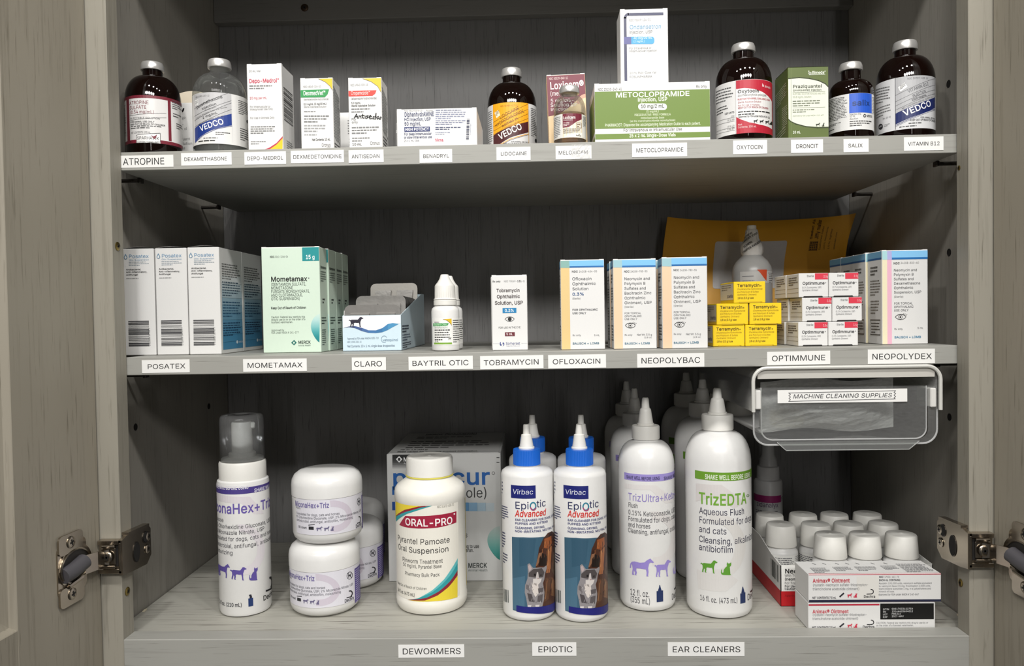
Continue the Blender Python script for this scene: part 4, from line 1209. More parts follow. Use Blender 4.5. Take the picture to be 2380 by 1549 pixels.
def posatex(x, y, label):
    o = carton('carton', x, y, S2, W_, D_, H_, label, 'carton', 'white ear-drop cartons with barcodes', lid=False)
    A = planar((772, 163), (1092, 163), (782, 1282), W_, H_); art_front(A); A.mesh('front_print', front_of(W_, D_, H_), o)
    A = planar((0, 0), (100, 0), (0, 100), D_, H_); art_side(A); A.mesh('side_print', right_of(W_, D_, H_), o)
    f = MB(); vs = []
    for i in range(11):
        for yy, k in ((.0004, 1), (.050, .4)):
            vs.append((-W_ / 2 + W_ * i / 10, yy, H_ + .0002 + .0017 * k * math.sin(math.pi * i / 10)))
    f.add(vs, [(2 * i, 2 * i + 2, 2 * i + 3, 2 * i + 1) for i in range(10)], CARD, True)
    f.build('top_flap', o, fix=False)
    return o
posatex(-.4030, .0575, 'white barcoded carton pressed against the cabinet side, first of its row')
posatex(-.3705, .0575, 'white barcoded carton in the middle of the three standing in front')
posatex(-.3378, .0560, 'white barcoded carton showing its blue printed side, nearest the mint green cartons')
posatex(-.3380, .1150, 'white and blue carton standing behind the barcoded carton nearest the mint green ones')

# ---- mint cartons
MINT = plastic('#cfe0cf', .42)
W_, D_, H_ = .0575, .0270, .1036
def mint_front(A):
    A.rect(558, 122, 738, 272, '#1f8f92'); A.text('15 g', 598, 252, 44, '#f2f6f4', x1=695, b='b', lvl=3)
    A.text('NDC', 220, 230, 22, '#333333', x1=270, b='b'); A.text('0061-1246-04', 275, 230, 22, '#666666', x1=412)
    A.text('Mometamax', 234, 490, 52, '#1a1a1a', x1=620, b='b'); A.ell(634, 460, 7, 7, '#777777')
    for i, (t, e) in enumerate((('(GENTAMICIN SULFATE,', 608), ('MOMETASONE', 470), ('FUROATE MONOHYDRATE,', 650), ('AND CLOTRIMAZOLE,', 575), ('OTIC SUSPENSION)', 545))):
        A.text(t, 236 + i, 536 + 39.5 * i, 31, '#3c463e', x1=e)
    A.text('Keep Out of Reach of Children', 240, 792, 26, '#2a2a2a', x1=612, b='b')
    A.text('Caution: Federal law restricts this', 244, 890, 22, '#4a524c', x1=603); A.text('drug to use by or on the order of a', 245, 917, 22, '#4a524c', x1=606); A.text('licensed veterinarian.', 246, 945, 22, '#4a524c', x1=475)
    A.text('Approved by', 248, 1033, 22, '#5a625c', x1=384); A.text('FDA under NADA # 141-177', 248, 1060, 22, '#5a625c', x1=538)
    swoosh(A, 758, 850, 1165, 92, ('#cbe0d6', '#b2d6d2', '#86c0c0', '#4ea4a6', '#23888c', '#1a7a7e'))
    A.poly([(460, 1162), (490, 1132), (518, 1162), (490, 1192)], '#1c6a62', 2); A.ell(489, 1162, 9, 12, '#cfe0cf', 3)
    A.text('MERCK', 535, 1175, 32, '#22302c', x1=667, b='b'); A.text('Animal Health', 536, 1202, 16, '#4a5a54', x1=668)
def mint_side(A):
    A.text('Mometamax', 12, 20, 2.6, '#2e3632', x1=88, b='b'); A.greek(12, 22, 84, 33, 5, '#6e7a72', 2); A.greek(30, 48, 66, 54, 2, '#2e3632', 3, fill=.6); A.greek(12, 66, 80, 74, 3, '#3e4a44', 4); A.greek(14, 78, 70, 94, 8, '#55635c', 5)
mb = None
for k in range(4):
    lab = ('mint green carton at the front of its file, teal corner square fully shown', 'mint green carton directly behind the front mint one, slightly skewed', 'third mint green carton back in the file beside the open box of blister strips', 'rearmost mint green carton, deepest in shade in its file')[k]
    o = carton('carton', -.2700 + (.0006, .0022, .0022, .0020)[k] + .0010, .0655 + .0285 * k, S2, W_, D_, H_, lab, 'carton', 'mint green cartons in file', rz=(0, -.02, 0, 0)[k], mat=MINT, lid=k != 2)
    A = planar((125, 120), (737, 122), (168, 1270), W_, H_); mint_front(A); A.mesh('front_print', front_of(W_, D_, H_), o)
    A = planar((0, 0), (100, 0), (0, 100), D_, H_); mint_side(A); A.mesh('side_print', right_of(W_, D_, H_), o)

# ---- open counter box of blister strips
o = MB()
w, d, hf, hb = .0588, .1560, .0356, .0600
PB = plastic('#c9dce6', .42)
t = .0006
o.box(-w / 2, w / 2, 0, d, 0, t, PB)
o.box(-w / 2, w / 2, 0, t, 0, hf, PB)
o.box(-w / 2, w / 2, d - t, d, 0, hb, PB)
for sx in (-1, 1):
    prof = [(0, 0), (d, 0), (d, hb), (d * .88, hb), (0.001, hf)]
    o.prism(prof, sx * w / 2, sx * (w / 2 - t), lambda a, b, dd: (dd, a, b), PB)
box = o.build('open_carton', None, (-.1633, .0790, S2 + .0003), -.01)
tag(box, 'open low pale blue box with dog emblem, foil blister strips standing in it', 'box')
f = MB(); f.prism([(0, 0), (.012, .002), (.010, .007), (.002, .009)], 0, .0004, lambda a, b, dd: (-w / 2 + .001 + dd, a + .001, hf - .004 + b), CARD); f.build('side_tab', box)
A = planar((1012, 870), (1648, 855), (1025, 1255), w, hf)
A.poly([(1010, 868), (1650, 855), (1650, 950), (1560, 945), (1500, 965), (1440, 1010), (1400, 1032), (1300, 1030), (1220, 1005), (1140, 985), (1080, 988), (1020, 1003)], '#e9ebec', 1)
cols = ['#39406a', '#3c4a7a', '#41588c', '#4a6ca0', '#4273a8', '#3d72a4', '#4080b0', '#4a90bc']
top = [(1030, 1000), (1085, 985), (1150, 980), (1230, 1000), (1300, 1025), (1380, 1025), (1450, 1000), (1510, 955), (1560, 945), (1625, 955)]
bot = [(1030, 1001), (1085, 993), (1150, 1003), (1230, 1035), (1300, 1053), (1380, 1055), (1450, 1045), (1510, 1020), (1560, 990), (1625, 956)]
for i in range(9): A.poly([top[i], top[i + 1], bot[i + 1], bot[i]], cols[min(i, 7)], 2)
A.fig(DOG, 1082, 990, 160, 108, '#2c2838', 3)
A.text('Approved by FDA under ANADA # 200-719', 1070, 1128, 22, '#55667a', x1=1412); A.text('NDC 17030-003-10', 1070, 1165, 20, '#55667a', x1=1225); A.text('Net Contents: 10 x 1 mL single dose dropperettes', 1070, 1212, 24, '#44566e', x1=1590)
A.arc(1472, 1120, 32, 36, 60, 330, 5, '#7a92a4', 3); A.text('vetoquinol', 1455, 1142, 26, '#5a7890', x1=1622, lvl=4)
A.mesh('front_print', front_of(w, d, hf), box)
A = planar((0, 0), (100, 0), (0, 100), d * .55, hf); A.greek(8, 28, 60, 52, 3, '#2c3a4c', 3, fill=.6); A.greek(8, 54, 66, 76, 3, '#55667a', 4); A.greek(8, 78, 70, 96, 3, '#2c3a4c', 5)
A.mesh('side_print', right_of(w, d, hf), box)
FOIL = plastic('#a19e9a', .30, metal=.55, bump=.3, scale=160)
FOILW = plastic('#aaa69f', .45, metal=.35, bump=.12, scale=220)
DKFOIL = plastic('#3a3836', .35, metal=.6)
def blister(y, zt, wd, xo, lean, label, mat, yaw=0.0, dims=True):
    m = MB(); r = .006; hh = zt - .003
    pts = []
    for cx, cz, a0 in ((wd / 2 - r, hh - r, 0), (-wd / 2 + r, hh - r, 90)):
        for k in range(5):
            q = math.radians(a0 + 22.5 * k); pts.append((cx + r * math.cos(q), cz + r * math.sin(q)))
    pts += [(-wd / 2, 0), (wd / 2, 0)]
    m.prism(pts, 0, .0007, lambda a, b, dd: (a, dd, b), mat)
    b = m.build('blister_strip', None, (-.1633 + xo, .0790 + y, S2 + .0015), yaw)
    b.rotation_euler = (math.radians(-lean), 0, yaw)
    tag(b, label, 'blister strip', 'foil blister strips in the open box')
    if dims:
        p = MB()
        for cx in (-wd * .22, wd * .24):
            p.prism([(cx - wd * .17, hh - .0085), (cx + wd * .17, hh - .0085), (cx + wd * .15, hh - .020), (cx - wd * .15, hh - .020)], -.0036, 0, lambda a, b_, dd: (a, dd, b_), FOIL)
        p.build('blister_pocket', b)
    return b
blister(.0080, .0480, .0560, -.0004, -4, 'frontmost foil blister strip in the open box, tipped forward', FOIL, .06)
blister(.0400, .0580, .0530, .0010, 3, 'second foil blister strip, curved shiny face, in the open box', FOIL, -.03)
for k in range(4):
    blister(.0560 + .0130 * k, .0580 - .0004 * k, .0510, .0022 + .0008 * k, 4, ('dark-edged blister strip close behind the shiny curved one', 'dark-edged blister strip, second behind the shiny curved one', 'dark-edged blister strip, third behind the shiny curved one', 'dark-edged blister strip just in front of the tall pale one')[k], DKFOIL, -.03, False)
blister(.1180, .0745, .0545, .0008, 5, 'tallest pale foil blister strip at the back of the open box', FOILW, 0)

# ---- small white dropper bottles
def dropper(x, y, label):
    o = empty('dropper_bottle', (x, y, S2 + .0003), facing(x, y) * .9)
    tag(o, label, 'bottle', 'white dropper bottles')
    R = .0136
    m = MB(); m.lathe([(R - .002, 0), (R - .0006, .0006), (R, .0022), (R, .0385), (R - .0006, .0410), (R - .0024, .0428), (.0098, .0436), (.0098, .0450)], BOTW, 48); m.build('bottle_body', o)
    m = MB(); m.lathe([(.0108, .0440), (.0112, .0445), (.0112, .0487), (.0108, .0491), (.0100, .0491)], CAPW, 40); m.build('tamper_ring', o)
    m = MB(); m.lathe([(.0098, .0494), (.0110, .0494), (.0112, .0503), (.0104, .0507), (.0101, .0512), (.0099, .0627), (.0094, .0640), (.0073, .0665), (.0052, .0700), (.0040, .0735), (.0034, .0743), (0, .0743)], CAPW, 60, ribs=30, rib_d=.00035, rib_z=(.0511, .0628)); m.build('screw_cap', o)
    A = round_label(533, 180, R, 640, .0419, 1195, .0004, k=0, c=0, span=120)
    A.rect(370, 775, 712, 1125, '#ecebe7', 1)
    A.poly([(505, 790), (612, 785), (612, 870), (590, 840), (555, 808)], '#dfb92a', 2); A.line([(505, 792), (555, 808), (592, 842), (612, 872)], 4, '#333333', 3)
    A.greek(395, 818, 525, 838, 1, '#444444', 1); A.poly([(378, 842), (575, 842), (566, 868), (545, 880), (378, 880)], '#3f9a52', 2); A.text('Baytril Otic', 388, 872, 24, '#d8f0d8', x1=555, lvl=4)
    A.text('(enrofloxacin/', 396, 908, 22, '#3f6a4a', x1=562); A.greek(396, 915, 590, 1070, 5, '#444444', 2); A.text('15 mL', 396, 1085, 18, '#333333', x1=445, b='b')
    A.fig(DOG, 565, 1060, 40, 34, '#666666', 3); A.rect(385, 1092, 612, 1115, '#7aa33a', 2); A.greek(628, 795, 712, 1100, 11, '#333333', 3)
    A.mesh('lettering', on_cyl(R), o, step=.002)
    return o
dropper(-.0877, .0647, 'white dropper bottle with green and yellow label, the front one')
dropper(-.0872, .0945, 'white dropper bottle hidden right behind the other white dropper bottle')

# ---- white cartons with an eye emblem
def eye(A, cx, cy, s, col='#3a3a3c', lash=True, dark=False):
    A.arc(cx, cy + s * .25, s, s * .72, 195, 335, s * .10, col, 3)
    A.arc(cx, cy - s * .35, s, s * .80, 25, 150, s * .08, col, 3)
    if dark:
        A.ell(cx, cy, s * .38, s * .38, '#222222', 3)
    else:
        A.arc(cx - s * .05, cy, s * .36, s * .36, 0, 360, s * .06, col, 3, 18); A.ell(cx - s * .05, cy, s * .15, s * .15, '#1e1e1e', 3)
        for q in (0.35, 0.62, .9):
            A.line([(cx + s * q, cy - s * (.52 - .3 * q)), (cx + s * (q + .22), cy - s * (.78 - .35 * q))], s * .06, col, 3)
W_, D_, H_ = .0338, .0320, .0712
def tobra(x, y, label, fl):
    o = carton('carton', x, y, S2, W_, D_, H_, label, 'carton', 'plain white eye-drop cartons', rz=.0)
    A = planar((1125, 238), (1568, 233), (1140, 1190), W_, H_)
    A.text('Rx only', 1140, 320, 22, '#444444', x1=1240, b='b'); A.text('NDC 70069-', 1282, 318, 22, '#777777', x1=1444); A.text('131', 1448, 317, 24, '#444444', x1=1505, b='b'); A.text('-01', 1508, 316, 22, '#777777', x1=1545)
    A.text('Tobramycin', 1188, 445, 42, '#3a2c2c', x1=1482, b='b'); A.text('Ophthalmic', 1192, 523, 42, '#3a2c2c', x1=1484, b='b'); A.text('Solution, USP', 1168, 605, 44, '#3a2c2c', x1=1522, b='b')
    A.rect(1265, 648, 1438, 713, '#1f7fb4'); A.text('0.3%', 1292, 698, 36, '#e8f2f8', x1=1410, lvl=4, b='b')
    eye(A, 1355, 790, 62, '#333333', dark=True)
    A.text('FOR USE IN THE EYE', 1215, 910, 24, '#444444', x1=1490); A.rect(1295, 958, 1418, 1008, '#6a2630'); A.text('5 mL', 1312, 996, 28, '#f2e4e4', x1=1395, lvl=4, b='b')
    A.ell(1245, 1105, 16, 24, '#3c4a86', 2); A.ell(1254, 1098, 12, 18, '#e9e8e6', 3); A.ell(1272, 1110, 16, 22, '#3c4a86', 2); A.ell(1264, 1118, 12, 16, '#e9e8e6', 3)
    A.text('Somerset', 1305, 1118, 34, '#4a568a', x1=1485); A.text('THERAPEUTICS, LLC', 1307, 1140, 12, '#7a82a4', x1=1480); A.line([(1145, 1102), (1222, 1102)], 2, '#a9aebc'); A.line([(1500, 1098), (1580, 1098)], 2, '#a9aebc')
    A.mesh('front_print', front_of(W_, D_, H_), o)
tobra(-.0411, .0480, 'white carton with blue percent box and dark eye, the front of the pair', 0)
tobra(-.0436, .0820, 'white carton barely visible behind the one with the dark eye', 1)

# ---- blue topped cartons: one ochre striped, others peach striped
def bl_carton(x, y, w, d, h, stripe, corner, rows, ndc, only, foot, label, art, rz=0.0, eyeon=True, group=None, blue='#7fc0ec', pos=None):
    (TLx, TLy), (TRx, TRy), (BLx, BLy), sx0, sx1, band, tx = art
    o = carton('carton', x, y, S2, w, d, h, label, 'carton', group, rz=rz)
    A = planar(*art[:3], w, h)
    b0, b1, b2 = band      # light blue to b0, dark line b0..b1, in drawing y at left text column
    k = (TRy - TLy) / (TRx - TLx)
    def Q(xa, ya, xb, yb, col, lvl):
        A.poly([(xa, ya), (xb, ya + k * (xb - xa)), (xb, yb + k * (xb - xa)), (xa, yb)], col, lvl)
    Q(sx0, TLy - 4, TRx + 3, TLy + b0, blue, 1); Q(sx0, TLy + b0, TRx + 3, TLy + b1, '#1f6cae', 2)
    for s0, s1, c_, cc in stripe:
        A.poly([(s0, TLy), (s1, TLy), (s1 + BLx - TLx, BLy + 4), (s0 + BLx - TLx, BLy + 4)], c_, 1)
        A.poly([(s0, TLy), (s1, TLy), (s1 + 4, TLy + b1), (s0 + 4, TLy + b1)], cc, 3)
    rows(A)
    A.mesh('front_print', front_of(w, d, h), o)
    S = planar((0, 0), (100, 0), (0, 100), d, h)
    S.rect(0, 0, 100, 7, '#6fa6c8', 1); S.rect(0, 7, 100, 9, '#1f5c94', 1)
    S.greek(22, 15, 80, 26, 3, '#55534f', 3, fill=.6); S.greek(20, 30, 92, 48, 6, '#77736c', 4); S.greek(22, 52, 84, 68, 5, '#77736c', 5)
    S.line([(20, 74), (88, 74), (88, 90), (20, 90), (20, 74)], 1.2, '#55534f', 3); S.greek(26, 76, 84, 89, 4, '#55534f', 6)
    S.mesh('side_print', left_of(w, d, h), o)
    return o
def oflo_rows(A):
    A.text('NDC', 305, 332, 22, '#444444', x1=380, b='b'); A.text('24208-434-05', 390, 331, 22, '#777777', x1=614)
    for i, (t, e) in enumerate((('Ofloxacin', 548), ('Ophthalmic', 598), ('Solution', 510))): A.text(t, 308 + i, 425 + 60 * i, 34, '#33343a', x1=e, b='r')
    A.text('0.3%', 310, 608, 34, '#1f4f84', x1=456, b='b'); A.text('(Sterile)', 310, 655, 22, '#666666', x1=412)
    A.text('FOR OPHTHALMIC', 311, 790, 22, '#44444a', x1=622, b='b'); A.text('USE ONLY', 311, 830, 22, '#44444a', x1=480, b='b')
    A.text('Rx only', 313, 1093, 20, '#44444a', x1=415); A.text('5 mL', 575, 1090, 20, '#44444a', x1=643); A.text('BAUSCH + LOMB', 313, 1195, 24, '#2a6078', x1=638, b='b')
bl_carton(.0245, .0415, .0412, .0250, .0843, ((165, 275, '#e2c488', '#86b0a8'),), None, oflo_rows, '', '', '', 'blue-topped carton with ochre stripe down its edge, no eye emblem',
          ((165, 190), (697, 178), (178, 1258), 165, 697, (70, 88, 0), 308))
def neo_rows(dx, dy, last='Ointment, USP', mid='Bacitracin Zinc', nt='Net Wt. 3.5 g', ndc='24208-780-55'):
    def r(A):
        X = lambda v: v + dx
        A.text('NDC', X(928), 333 + dy, 22, '#444444', x1=X(998), b='b'); A.text(ndc, X(1006), 332 + dy, 22, '#777777', x1=X(1216))
        for i, (t, e) in enumerate((('Neomycin and', 1246), ('Polymyxin B', 1190), ('Sulfates and', 1196), (mid, 1262), ('Ophthalmic', 1190), (last, 1266))):
            A.text(t, X(930), 425 + 57.3 * i + dy, 32, '#3a3a3e', x1=X(e), b='r')
        A.text('(Sterile)', X(928), 755 + dy, 22, '#777777', x1=X(1045))
        for i, (t, e) in enumerate((('FOR TOPICAL', 1135), ('OPHTHALMIC', 1140), ('USE ONLY', 1088))): A.text(t, X(930), 832 + 35 * i + dy, 22, '#44444a', x1=X(e))
        eye(A, X(1002), 967 + dy, 66)
        A.text('Rx only', X(930), 1090 + dy, 20, '#44444a', x1=X(1026)); A.text(nt, X(1080), 1088 + dy, 22, '#44444a', x1=X(1265)); A.text('(1/8 oz)', X(1166), 1118 + dy, 18, '#66666a', x1=X(1265)) if 'Wt' in nt else None
        A.text('BAUSCH + LOMB', X(930), 1195 + dy, 24, '#2a6a86', x1=X(1240), b='b')
    return r
PE = '#ecccaa'; PC = '#9cc4cc'
g = 'blue-topped cartons with peach stripe'
bl_carton(.0737, .0380, .0400, .0240, .0838, ((795, 903, PE, PC),), None, neo_rows(0, 0), '', '', '', 'blue-topped peach-striped carton next to the ochre-striped one', ((795, 183), (1318, 175), (800, 1250), 795, 1318, (72, 92, 0), 928), group=g)
bl_carton(.0727, .0630, .0400, .0240, .0832, ((795, 903, PE, PC),), None, neo_rows(0, 0), '', '', '', 'blue-topped carton hidden behind the peach-striped one next to the ochre stripe', ((795, 183), (1318, 175), (800, 1250), 795, 1318, (72, 92, 0), 928), group=g)
bl_carton(.1183, .0325, .0418, .0240, .0843, ((1380, 1497, PE, PC),), None, neo_rows(595, -12), '', '', '', 'blue-topped peach-striped carton standing against the stack of yellow cartons', ((1380, 170), (1937, 148), (1390, 1245), 1380, 1937, (78, 98, 0), 1523), group=g)
bl_carton(.1172, .0590, .0418, .0240, .0836, ((1380, 1497, PE, PC),), None, neo_rows(595, -12), '', '', '', 'blue-topped carton hidden behind the peach-striped one beside the yellow cartons', ((1380, 170), (1937, 148), (1390, 1245), 1380, 1937, (78, 98, 0), 1523), group=g)
def dex_rows(A):
    A.text('NDC', 756, 272, 22, '#444444', x1=826, b='b'); A.text('24208-830-60', 834, 268, 22, '#777777', x1=1040)
    for i, (t, e) in enumerate((('Neomycin and', 1020), ('Polymyxin B', 982), ('Sulfates and', 984), ('Dexamethasone', 1056), ('Ophthalmic', 980), ('Suspension, USP', 1070))): A.text(t, 758 + i, 352 + 49.6 * i, 28, '#3a3a3e', x1=e)
    A.text('(Sterile)', 763, 648, 22, '#777777', x1=872)
    for i, (t, e) in enumerate((('FOR TOPICAL', 975), ('OPHTHALMIC', 985), ('USE ONLY', 930))): A.text(t, 766, 724 + 39 * i, 24, '#44444a', x1=e)
    eye(A, 842, 866, 64); A.text('Rx only', 772, 1010, 20, '#44444a', x1=866); A.text('5 mL', 1030, 1002, 20, '#44444a', x1=1095); A.text('BAUSCH + LOMB', 775, 1105, 24, '#2a7aa0', x1=1072, b='b')
for k in range(4):
    bl_carton(.3294 + (0, -.0018, -.0005, -.0004)[k], .0535 + .0322 * k, .0430, .0315, .0888, ((625, 683, '#ece2c0', '#a9d4d8'), (683, 733, '#eab4c8', '#b0aede')), None, dex_rows, '', '', '',
              ('blue-topped carton with cream and pink stripes, the front one of its file', 'second pink-striped blue-topped carton in the file, cream edge peeking out', 'third blue-topped carton in the file beside the red-cornered cartons', 'rearmost blue-topped carton of the pink-striped file, close to the padded envelope')[k],
              ((625, 118), (1137, 118), (640, 1172), 625, 1137, (78, 100, 0), 756), group='blue-topped cartons with pink stripe', blue='#86c4ee')

# ---- stack of little yellow cartons
YEL = plastic('#f0cb18', .40)
W_, D_, H_ = .0303, .0520, .0205
def yellow(x, z, y, rz, label):
    o = carton('carton', x, y, S2 + z, W_, D_, H_, label, 'carton', 'stacked yellow cartons', rz=rz, mat=YEL, lid=False)
    A = planar((153, 825), (603, 820), (143, 1100), W_, H_)
    I = '#4a3a10'; J = '#8a7212'
    A.text('Terramycin', 198, 892, 38, I, x1=518, b='b'); A.ell(535, 878, 9, 9, J)
    for i, (t, e) in enumerate((('(Oxytetracycline Hydrochloride', 555), ('and Polymyxin B Sulfate', 500), ('Ophthalmic Ointment)', 470))): A.text(t, 196 - i, 930 + 36 * i, 21, J, x1=e, sh=.12)
    A.text('1/8 oz (3.5 g) tube', 195, 1046, 24, '#5a4810', x1=425, sh=.12, b='b')
    A.line([(215, 1086), (545, 1083)], 4, '#a98c12', 3)
    A.mesh('front_print', front_of(W_, D_, H_), o)
    S = planar((0, 0), (100, 0), (0, 100), D_, H_); S.rect(2, 6, 98, 84, '#d9d2c4', 1); S.greek(12, 10, 94, 40, 3, '#8a8478', 3); S.text('zoetis', 52, 74, 16, '#3a3a66', x1=94, b='b')
    S.mesh('side_print', left_of(W_, D_, H_), o)
    s = MB(); s.prism([(-.0105, .0), (-.0095, .0012), (.0095, .0012), (.0105, .0)], -.0004, -.0001, lambda a, b, dd: (a, dd, b), plastic('#caa610', .45)); s.build('tuck_tab', o)
yellow(.1712, 0, .0600, .0, 'yellow carton in the bottom layer of its stack, beside the peach-striped carton')
yellow(.2021, 0, .0595, .0, 'yellow carton in the bottom layer of its stack, beside the red-cornered cartons')
yellow(.1748, .0208, .0595, .01, 'yellow carton in the middle layer of its stack, beside the peach-striped carton')
yellow(.2062, .0208, .0592, -.012, 'yellow carton in the middle layer of its stack, beside the red-cornered cartons')
yellow(.1914, .0416, .0598, .005, 'single yellow carton on top of the yellow stack')

# ---- stack of little white cartons with a red corner
W_, D_, H_ = .0274, .0355, .0225
def redcorner(x, z, y, rz, label):
    o = carton('carton', x, y, S2 + z, W_, D_, H_, label, 'carton', 'stacked white cartons with red corners', rz=rz, lid=False)
    A = planar((1740, 782), (2138, 775), (1730, 1100), W_, H_)
    A.rect(1958, 770, 2142, 862, '#d8384c'); A.text('3.5g', 2068, 838, 30, '#f4c8cc', x1=2134, lvl=3)
    A.text('Sterile', 1846, 830, 26, '#55555a', x1=1942); A.text('Optimmune', 1784, 932, 38, '#2a2a2e', x1=2082, b='b'); A.ell(2098, 905, 7, 7, '#777777')
    A.text('(0.2% Cyclosporine, USP)', 1776, 980, 22, '#77777a', x1=2038); A.text('Ophthalmic Ointment', 1775, 1016, 22, '#66666a', x1=1992, sh=.1)
    A.mesh('front_print', front_of(W_, D_, H_), o)
    S = planar((0, 0), (100, 0), (0, 100), D_, H_); S.greek(20, 12, 96, 50, 4, '#6a6258', 3, fill=.55); S.line([(10, 62), (96, 62)], 1.5, '#8a8276'); S.line([(10, 80), (96, 80)], 1.5, '#8a8276')
    S.mesh('side_print', left_of(W_, D_, H_), o)
    s = MB(); s.prism([(-.0100, .0), (-.0092, .0011), (.0078, .0011), (.0086, .0)], -.0005, -.0001, lambda a, b, dd: (a, dd, b), BLACKISH); s.build('tuck_slot', o)
for row, zz, x0, yy in (('bottom', 0, .2468, .0425), ('middle', .0229, .2508, .0430), ('top', .0458, .2478, .0432)):
    redcorner(x0, zz, yy, .0, 'red-cornered white carton, %s layer, on the side of the yellow stack' % row)
    redcorner(x0 + .0278, zz, yy - .0006, .0, 'red-cornered white carton, %s layer, on the side of the pink-striped cartons' % row)
    redcorner(x0 - .0004 - (.001 if row != 'top' else 0), zz, yy + .0362, .0, 'red-cornered white carton behind the front one in the %s layer' % row)

# ---- squeeze bottle with a tamper seal
o = empty('seal_wrapped_bottle', (.2448, .1874, S2 + .0003), facing(.2448, .1874))
tag(o, 'translucent grey bottle with lettered paper seal twisted round its nozzle, before the padded envelope', 'bottle')
R = .0218
GREYB = plastic('#a9a8a6', .3, sss=.1)
m = MB(); m.lathe([(R - .002, 0), (R, .0025), (R, .078), (R - .0012, .0835), (R - .0045, .0895), (R - .0095, .0945), (.0098, .0968), (.0095, .0985)], GREYB, 48); m.build('bottle_body', o)
m = MB(); m.lathe([(.0102, .0950), (.0122, .0990), (.0125, .1040), (.0118, .1085), (.0100, .1110), (.0078, .1150), (.0072, .1210), (.0066, .1245), (.0058, .1250)], plastic('#dcd9d6', .6), 26, ribs=13, rib_d=.0007, rib_z=(.098, .1245)); s = m.build('paper_seal', o)
A = Art(lambda x, y: x, lambda x, y: y, (-.05, .05, .096, .124), 1, 1)
for i, (t, z0) in enumerate((('TAMPER EVIDENT', .0975), ('SCHNIZZLE', .1040), ('TAMPER EVIDENT', .1095), ('SCHNIZZLE', .1145), ('TAMPER', .1185))):
    A.text(t if 'SCHN' not in t else 'SCHEIN', -.011 + .002 * (i % 2), z0, .0022, '#222222', rot=30, b='b')
def seal_r(z): return .0128 if z < .108 else .0122 - (z - .108) * .42
A.mesh('lettering', lambda s_, z, e: ((seal_r(z) + e) * math.sin(s_ / seal_r(z)), -(seal_r(z) + e) * math.cos(s_ / seal_r(z)), z), s, step=.002)
m = MB(); m.lathe([(.0052, .1245), (.0050, .1293), (.0044, .1297), (0, .1297)], CAPW, 24); m.build('nozzle_cap', o)
A = round_label(1090, 225, R, 590, .0950, 900, .0643, span=110)
A.rect(960, 770, 1315, 1100, '#c9c7c4', 1); A.poly([(1145, 752), (1250, 752), (1245, 880), (1215, 840), (1180, 790)], '#d2502c', 2); A.line([(985, 822), (1105, 822)], 8, '#77777a', 3); A.greek(985, 868, 1225, 880, 1, '#55555a', 2)
A.line([(1265, 790), (1312, 790)], 5, '#444444', 3); A.greek(1272, 800, 1312, 900, 5, '#55555a', 3)
A.mesh('paper_label', on_cyl(R), o, step=.002)

# ---- padded mailer leaning on the back
ENV = plastic('#dca02a', .5, bump=.3, scale=60)
m = MB()
nx, nz = 30, 22
def env_pt(u, w, sgn):
    xl = .1560 + .010 * w ** 2 - .004 * math.sin(3 * w); xr = .3740 + .0180 * w ** 3 - .003 * math.sin(w * 4)
    x = xl + (xr - xl) * u
    bul = (math.sin(math.pi * u) ** .6) * (math.sin(math.pi * min(1, .08 + w * .92)) ** .5) * .011
    zt = .1470 - .0035 * math.sin(math.pi * u) ** 2 + .0035 * abs(2 * u - 1) ** 6
    wr = .0006 * math.sin(37 * u + 9 * w) * math.sin(21 * w + 5 * u) + .0009 * math.sin(13 * u * w + 4)
    return (x, .2400 + .030 * w + sgn * (bul + .0006) + wr, .0006 + zt * w)
for sgn in (-1, 1):
    vs = [env_pt(i / nx, j / nz, sgn) for j in range(nz + 1) for i in range(nx + 1)]
    m.add(vs, [(j * (nx + 1) + i, j * (nx + 1) + i + 1, (j + 1) * (nx + 1) + i + 1, (j + 1) * (nx + 1) + i) for j in range(nz) for i in range(nx)], ENV, True)
e = m.build('padded_envelope', None, (0, 0, S2 + .0003), fix=False)
tag(e, 'ochre padded envelope leaning at the back, white address patch, behind the yellow cartons', 'envelope')
def env_face(s_, z, ee):      # (u, w) on the front sheet
    p = env_pt(s_, z, -1)
    return (p[0], p[1] - ee * 2.2, p[2])
A = Art(lambda x, y: (x - 180) / 2090, lambda x, y: 1 - (y - 165) / 1330, (0.01, .99, .01, .985), 1 / 2090, 1 / 1330)
A.rr(748, 410, 1548, 940, 26, '#c8c5c4', 1)
def fine(A, step):      # cut big polygons so that they follow the bulge
    out = []
    for poly, col, lvl in A.polys:
        parts = [poly]
        for ax in (0, 1):
            nxt = []
            for q in parts:
                lo = min(p[ax] for p in q); hi = max(p[ax] for p in q)
                k = math.floor(lo / step)
                while k * step < hi:
                    r = clip_poly(clip_poly(q, ax, k * step, False), ax, (k + 1) * step, True)
                    if len(r) >= 3: nxt.append(r)
                    k += 1
            parts = nxt
        out += [(q, col, lvl) for q in parts]
    A.polys = out
fine(A, 1 / 30)
A.mesh('address_patch', env_face, e)
A = Art(lambda x, y: (x - 180) / 2090, lambda x, y: 1 - (y - 165) / 1330, (0.01, .99, .01, .985), 1 / 2090, 1 / 1330)
DKP = '#4a2a12'
def up(t, x, y0, h, y1, b='r'):      # lines of print running up the sheet
    L = (y0 - y1)
    w = text_width(t); px = 0
    for ch in t:
        if ch != ' ':
            vs, fs, ad = GLYPH[(b, ch)]
            P = [A.pt(x - gy * h, y0 - (px + gx) / w * L) for gx, gy in vs]
            for f_ in fs: A._put([P[k_] for k_ in f_], DKP, 2)
        px += GLYPH[('r', ch)][2] if ch != ' ' else .42
